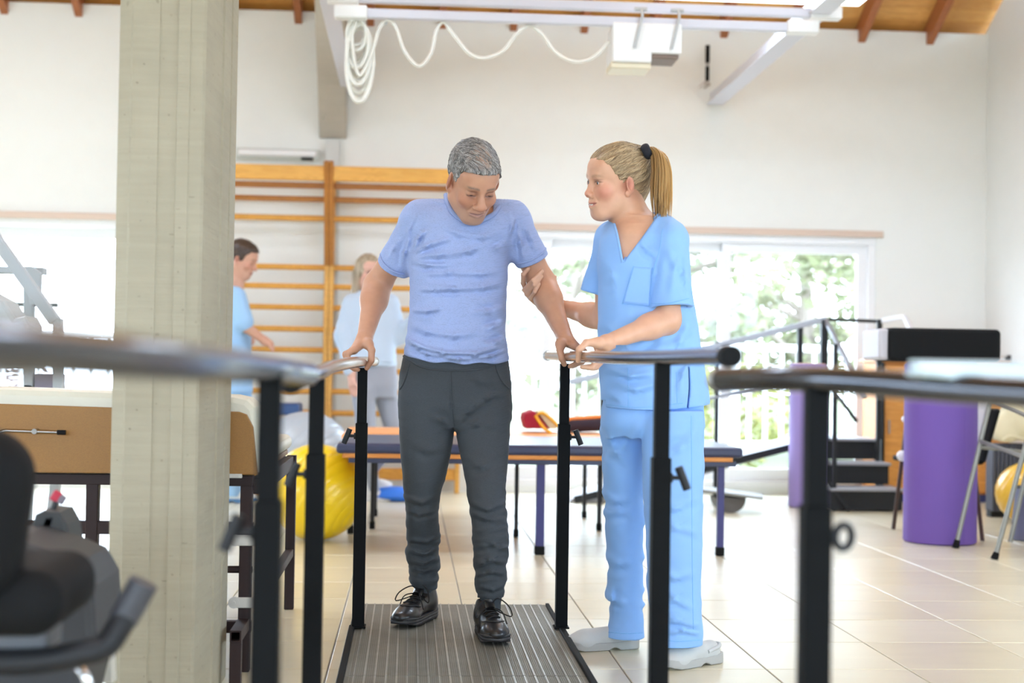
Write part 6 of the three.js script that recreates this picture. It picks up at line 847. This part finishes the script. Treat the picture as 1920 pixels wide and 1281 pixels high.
// ------------------------------------------------------------------ the two people by the wall bars
{
  const z = -9.8, t = thing('person', 'dark haired man in pale blue scrubs half hidden by the concrete column', 'person', [-1.13, 0, z]);
  const ps = pose([U(455, 484, z), H(488, z, 455), z], 1.30, 0.32, 0, 1.0), hf = headField({ wide: 1.05, nose: 1.05 }), Q = (px, py, dz = 0) => P(px, py, z + dz);
  const sh = Q(446, 560, 0.16), elb = Q(460, 612, 0.17), wr = Q(497, 640, 0.10);
  const body = join([headPrim(ps, hf), rc(Q(440, 555), ps.out(0, -0.03, -0.03), 0.06, 0.056, 0.03), rc(sh, elb, 0.042, 0.038), rc(elb, wr, 0.038, 0.026), rc(wr, Q(507, 645, 0.1), 0.03, 0.022), rc(Q(505, 644, 0.1), Q(513, 655, 0.09), 0.013, 0.01), rc(Q(505, 646, 0.12), Q(511, 658, 0.12), 0.013, 0.01), rc(Q(503, 642, 0.07), Q(512, 648, 0.06), 0.012, 0.009), rc(Q(410, 560, -0.12), Q(415, 615, -0.1), 0.042, 0.04), rc(Q(415, 615, -0.1), Q(470, 640, -0.1), 0.04, 0.03), rc(Q(420, 600), Q(420, 680), 0.1, 0.1)], 0.02);
  const color = skinColor([0.62, 0.36, 0.25], [0.55, 0.2, 0.14], ps, { browC: [0.05, 0.03, 0.02] });
  part(t, 'body', skinMesh(body, [-1.6, 0.9, z - 0.4], [-0.7, 1.95, z + 0.35], 0.006, { color }), skinMat);
  const hl = hairLine([[0, 0.08], [0.6, 0.075], [0.9, 0.05], [1.2, -0.03], [1.4, -0.03], [1.52, 0.02], [1.75, 0.02], [1.95, -0.06], [3.15, -0.085]]), hbse = join([el([0, 0.046, -0.022], [0.085, 0.096, 0.106]), el([0, 0.07, 0.04], [0.062, 0.045, 0.05], 0.03)], 0.02);
  const hair = (x, y, zz) => { const [X, Y, Z] = ps.in(x, y, zz); return smax(hbse(X, Y, Z) - 0.004 * vn(X * 60, Y * 60, Z * 60), (hl(X, Z) - Y) * 0.8, 0.006); };
  part(t, 'hair', skinMesh(hair, ps.pos.map((v) => v - 0.18), ps.pos.map((v) => v + 0.18), 0.005, { color: (x, y, q) => { const k = 0.6 + 0.8 * vn(x * 140, y * 60, q * 140); return [0.055 * k, 0.036 * k, 0.026 * k]; }, slack: 0.01 }), hairMat);
  const bg = mat([0.33, 0.55, 0.82], 0.8);
  const tor = pxLoft([[538, 412, 452, z, 0.09], [552, 398, 460, z, 0.16], [575, 392, 466, z, 0.2], [620, 392, 470, z, 0.2], [670, 392, 472, z, 0.19], [735, 390, 474, z, 0.19]]), clo = join([tor, rc(Q(441, 558, 0.13), Q(456, 603, 0.17), 0.074, 0.07), rc(Q(408, 556, -0.1), Q(410, 596, -0.12), 0.07, 0.075)], 0.04);
  const tun = (x, y, q) => { let d = clo(x, y, q) - 0.01 * (fbm(x * 8, y * 10, q * 8, 2) - 0.5); return smax(d, -rc(Q(436, 552), ps.out(0, 0, -0.02), 0.065, 0.075).f(x, y, q), 0.006); };
  part(t, 'tunic', skinMesh(tun, [-1.65, 0.7, z - 0.45], [-0.7, 1.6, z + 0.45], 0.0075, { slack: 0.02 }), bg);
  const legs = join([pxLoft([[720, 394, 472, z, 0.13], [790, 396, 470, z, 0.12]]), pxLoft([[760, 396, 440, z - 0.07, 0.08], [930, 405, 436, z - 0.07, 0.06]]), pxLoft([[760, 420, 470, z + 0.07, 0.08], [930, 424, 452, z + 0.07, 0.06]])], 0.03);
  part(t, 'trousers', skinMesh((x, y, q) => legs(x, y, q) - 0.008 * (fbm(x * 8, y * 10, q * 8, 2) - 0.5), [-1.65, 0.03, z - 0.35], [-0.7, 0.85, z + 0.35], 0.0085, { slack: 0.02 }), bg);
  for (const [x, zz] of [[U(414, 930, z), z - 0.07], [U(433, 930, z), z + 0.07]]) { const f = shoeFields([x, 0, zz], [1, 0.1], { clog: true }); const s = part(t, 'shoe', skinMesh(f.upper, ...around([x + 0.07, 0, zz], 0.18), 0.006), m.white); part(s, 'sole', skinMesh(f.sole, ...around([x + 0.07, 0, zz], 0.18), 0.006), mat([0.1, 0.25, 0.5], 0.6)); }
}
{
  const z = -9.95, t = thing('person', 'blonde woman in a pale blue sweatshirt and grey leggings striding by the wall bars', 'person', [-0.3, 0, z]);
  const ps = pose([U(691, 512, z), H(513, z, 691), z], 0.35, 0.05, 0, 0.98), hf = headField({ wide: 0.95, nose: 0.92, eyes: 0.004 }), Q = (px, py, dz = 0) => P(px, py, z + dz);
  const wr = Q(659, 700, 0.12);
  const body = join([headPrim(ps, hf), rc(Q(690, 560), ps.out(0, -0.03, -0.02), 0.052, 0.05, 0.03), rc(Q(650, 600, 0.05), wr, 0.04, 0.028), rc(wr, Q(660, 720, 0.12), 0.03, 0.028), ...[0, 1, 2, 3].map((i) => rc(Q(655 + i * 4, 722, 0.12), Q(659 + i * 4, 744 - Math.abs(i - 1.5) * 3, 0.12), 0.0115, 0.009, 0.004)), rc(Q(664, 714, 0.14), Q(671, 730, 0.15), 0.013, 0.009), rc(Q(690, 590), Q(690, 690), 0.1, 0.1)], 0.018);
  const color = skinColor([0.72, 0.46, 0.36], [0.6, 0.22, 0.17], ps, { browC: [0.25, 0.16, 0.1], lash: 0.9, lashY: 0.008 });
  part(t, 'body', skinMesh(body, [-0.75, 0.65, z - 0.3], [0.1, 1.75, z + 0.3], 0.006, { color }), skinMat);
  const hb = join([el([0, 0.045, -0.02], [0.088, 0.096, 0.105]), rc([-0.082, 0.0, -0.02], [-0.088, -0.15, -0.01], 0.028, 0.03, 0.04), rc([0.082, 0.0, -0.02], [0.088, -0.13, -0.01], 0.026, 0.028, 0.04), rc([0, 0, -0.07], [0, -0.14, -0.06], 0.06, 0.05, 0.05)], 0.03), face = el([0, -0.03, 0.10], [0.058, 0.10, 0.09]).f;
  const hair = (x, y, q) => { const [X, Y, Z] = ps.in(x, y, q); return smax(hb(X, Y, Z) - 0.006 * vn(X * 90, Y * 14, Z * 90), -face(X, Y, Z), 0.006); };
  part(t, 'hair', skinMesh(hair, [ps.pos[0] - 0.2, ps.pos[1] - 0.25, ps.pos[2] - 0.2], [ps.pos[0] + 0.2, ps.pos[1] + 0.18, ps.pos[2] + 0.2], 0.005, { color: (x, y, q) => { const k = vn(x * 110, y * 14, q * 110); return [lerp(0.2, 0.55, k), lerp(0.16, 0.46, k), lerp(0.1, 0.34, k)]; }, slack: 0.012 }), hairMat);
  const top = mat([0.50, 0.61, 0.74], 0.85), clo = join([pxLoft([[546, 672, 712, z, 0.08], [560, 652, 738, z, 0.12], [590, 646, 745, z, 0.14], [640, 650, 742, z, 0.14], [680, 652, 742, z, 0.14]]), rc(Q(660, 568, 0.02), Q(645, 630, 0.06), 0.068, 0.062), rc(Q(645, 630, 0.06), Q(655, 695, 0.12), 0.06, 0.042), rc(Q(730, 568), Q(748, 630), 0.068, 0.06), rc(Q(748, 630), Q(775, 600, 0.1), 0.055, 0.045)], 0.035);
  const top2 = part(t, 'sweatshirt', skinMesh((x, y, q) => smax(clo(x, y, q) - 0.014 * (fbm(x * 8, y * 10, q * 8, 2) - 0.5), -rc(Q(690, 556), ps.out(0, 0, 0), 0.058, 0.065).f(x, y, q), 0.006), [-0.75, 0.85, z - 0.35], [0.25, 1.5, z + 0.4], 0.0075, { slack: 0.02 }), top); part(top2, 'hem_band', new THREE.TorusGeometry(1, 0.06, 8, 40).rotateX(Math.PI / 2).scale(0.165, 0.4, 0.135).translate(U(697, 681, z), H(681, z, 697), z), top);
  const lg = mat([0.33, 0.35, 0.40], 0.85), legs = join([pxLoft([[672, 655, 742, z, 0.12], [720, 658, 746, z, 0.12], [745, 668, 742, z, 0.1]]), rc(Q(682, 735, 0.05), Q(688, 835, 0.08), 0.085, 0.06), rc(Q(688, 835, 0.08), Q(702, 918, 0.02), 0.055, 0.038), rc(Q(722, 735, -0.05), Q(742, 820, -0.05), 0.085, 0.06), rc(Q(742, 820, -0.05), Q(700, 880, -0.2), 0.055, 0.038)], 0.03);
  part(t, 'leggings', skinMesh(legs, [-0.6, 0.05, z - 0.45], [0.2, 1.05, z + 0.35], 0.008, { slack: 0.02 }), lg);
  for (const [at, dir] of [[[U(694, 935, z), 0, z], [0.95, 0.3]], [[U(688, 905, z - 0.2), 0.07, z - 0.2], [0.9, 0.2]]]) { const f = shoeFields(at, dir, { k: 0.9 }), b = around([at[0] + dir[0] * 0.07, at[1], at[2] + dir[1] * 0.07], 0.18); const s = part(t, 'shoe', skinMesh(f.upper, ...b, 0.006), m.white); part(s, 'sole', skinMesh(f.sole, ...b, 0.006), m.white); }
}
// ------------------------------------------------------------------ hand over
scene.traverse((o) => { if (o.isMesh) { o.castShadow = true; o.receiveShadow = true; } });
renderer.render(scene, camera);
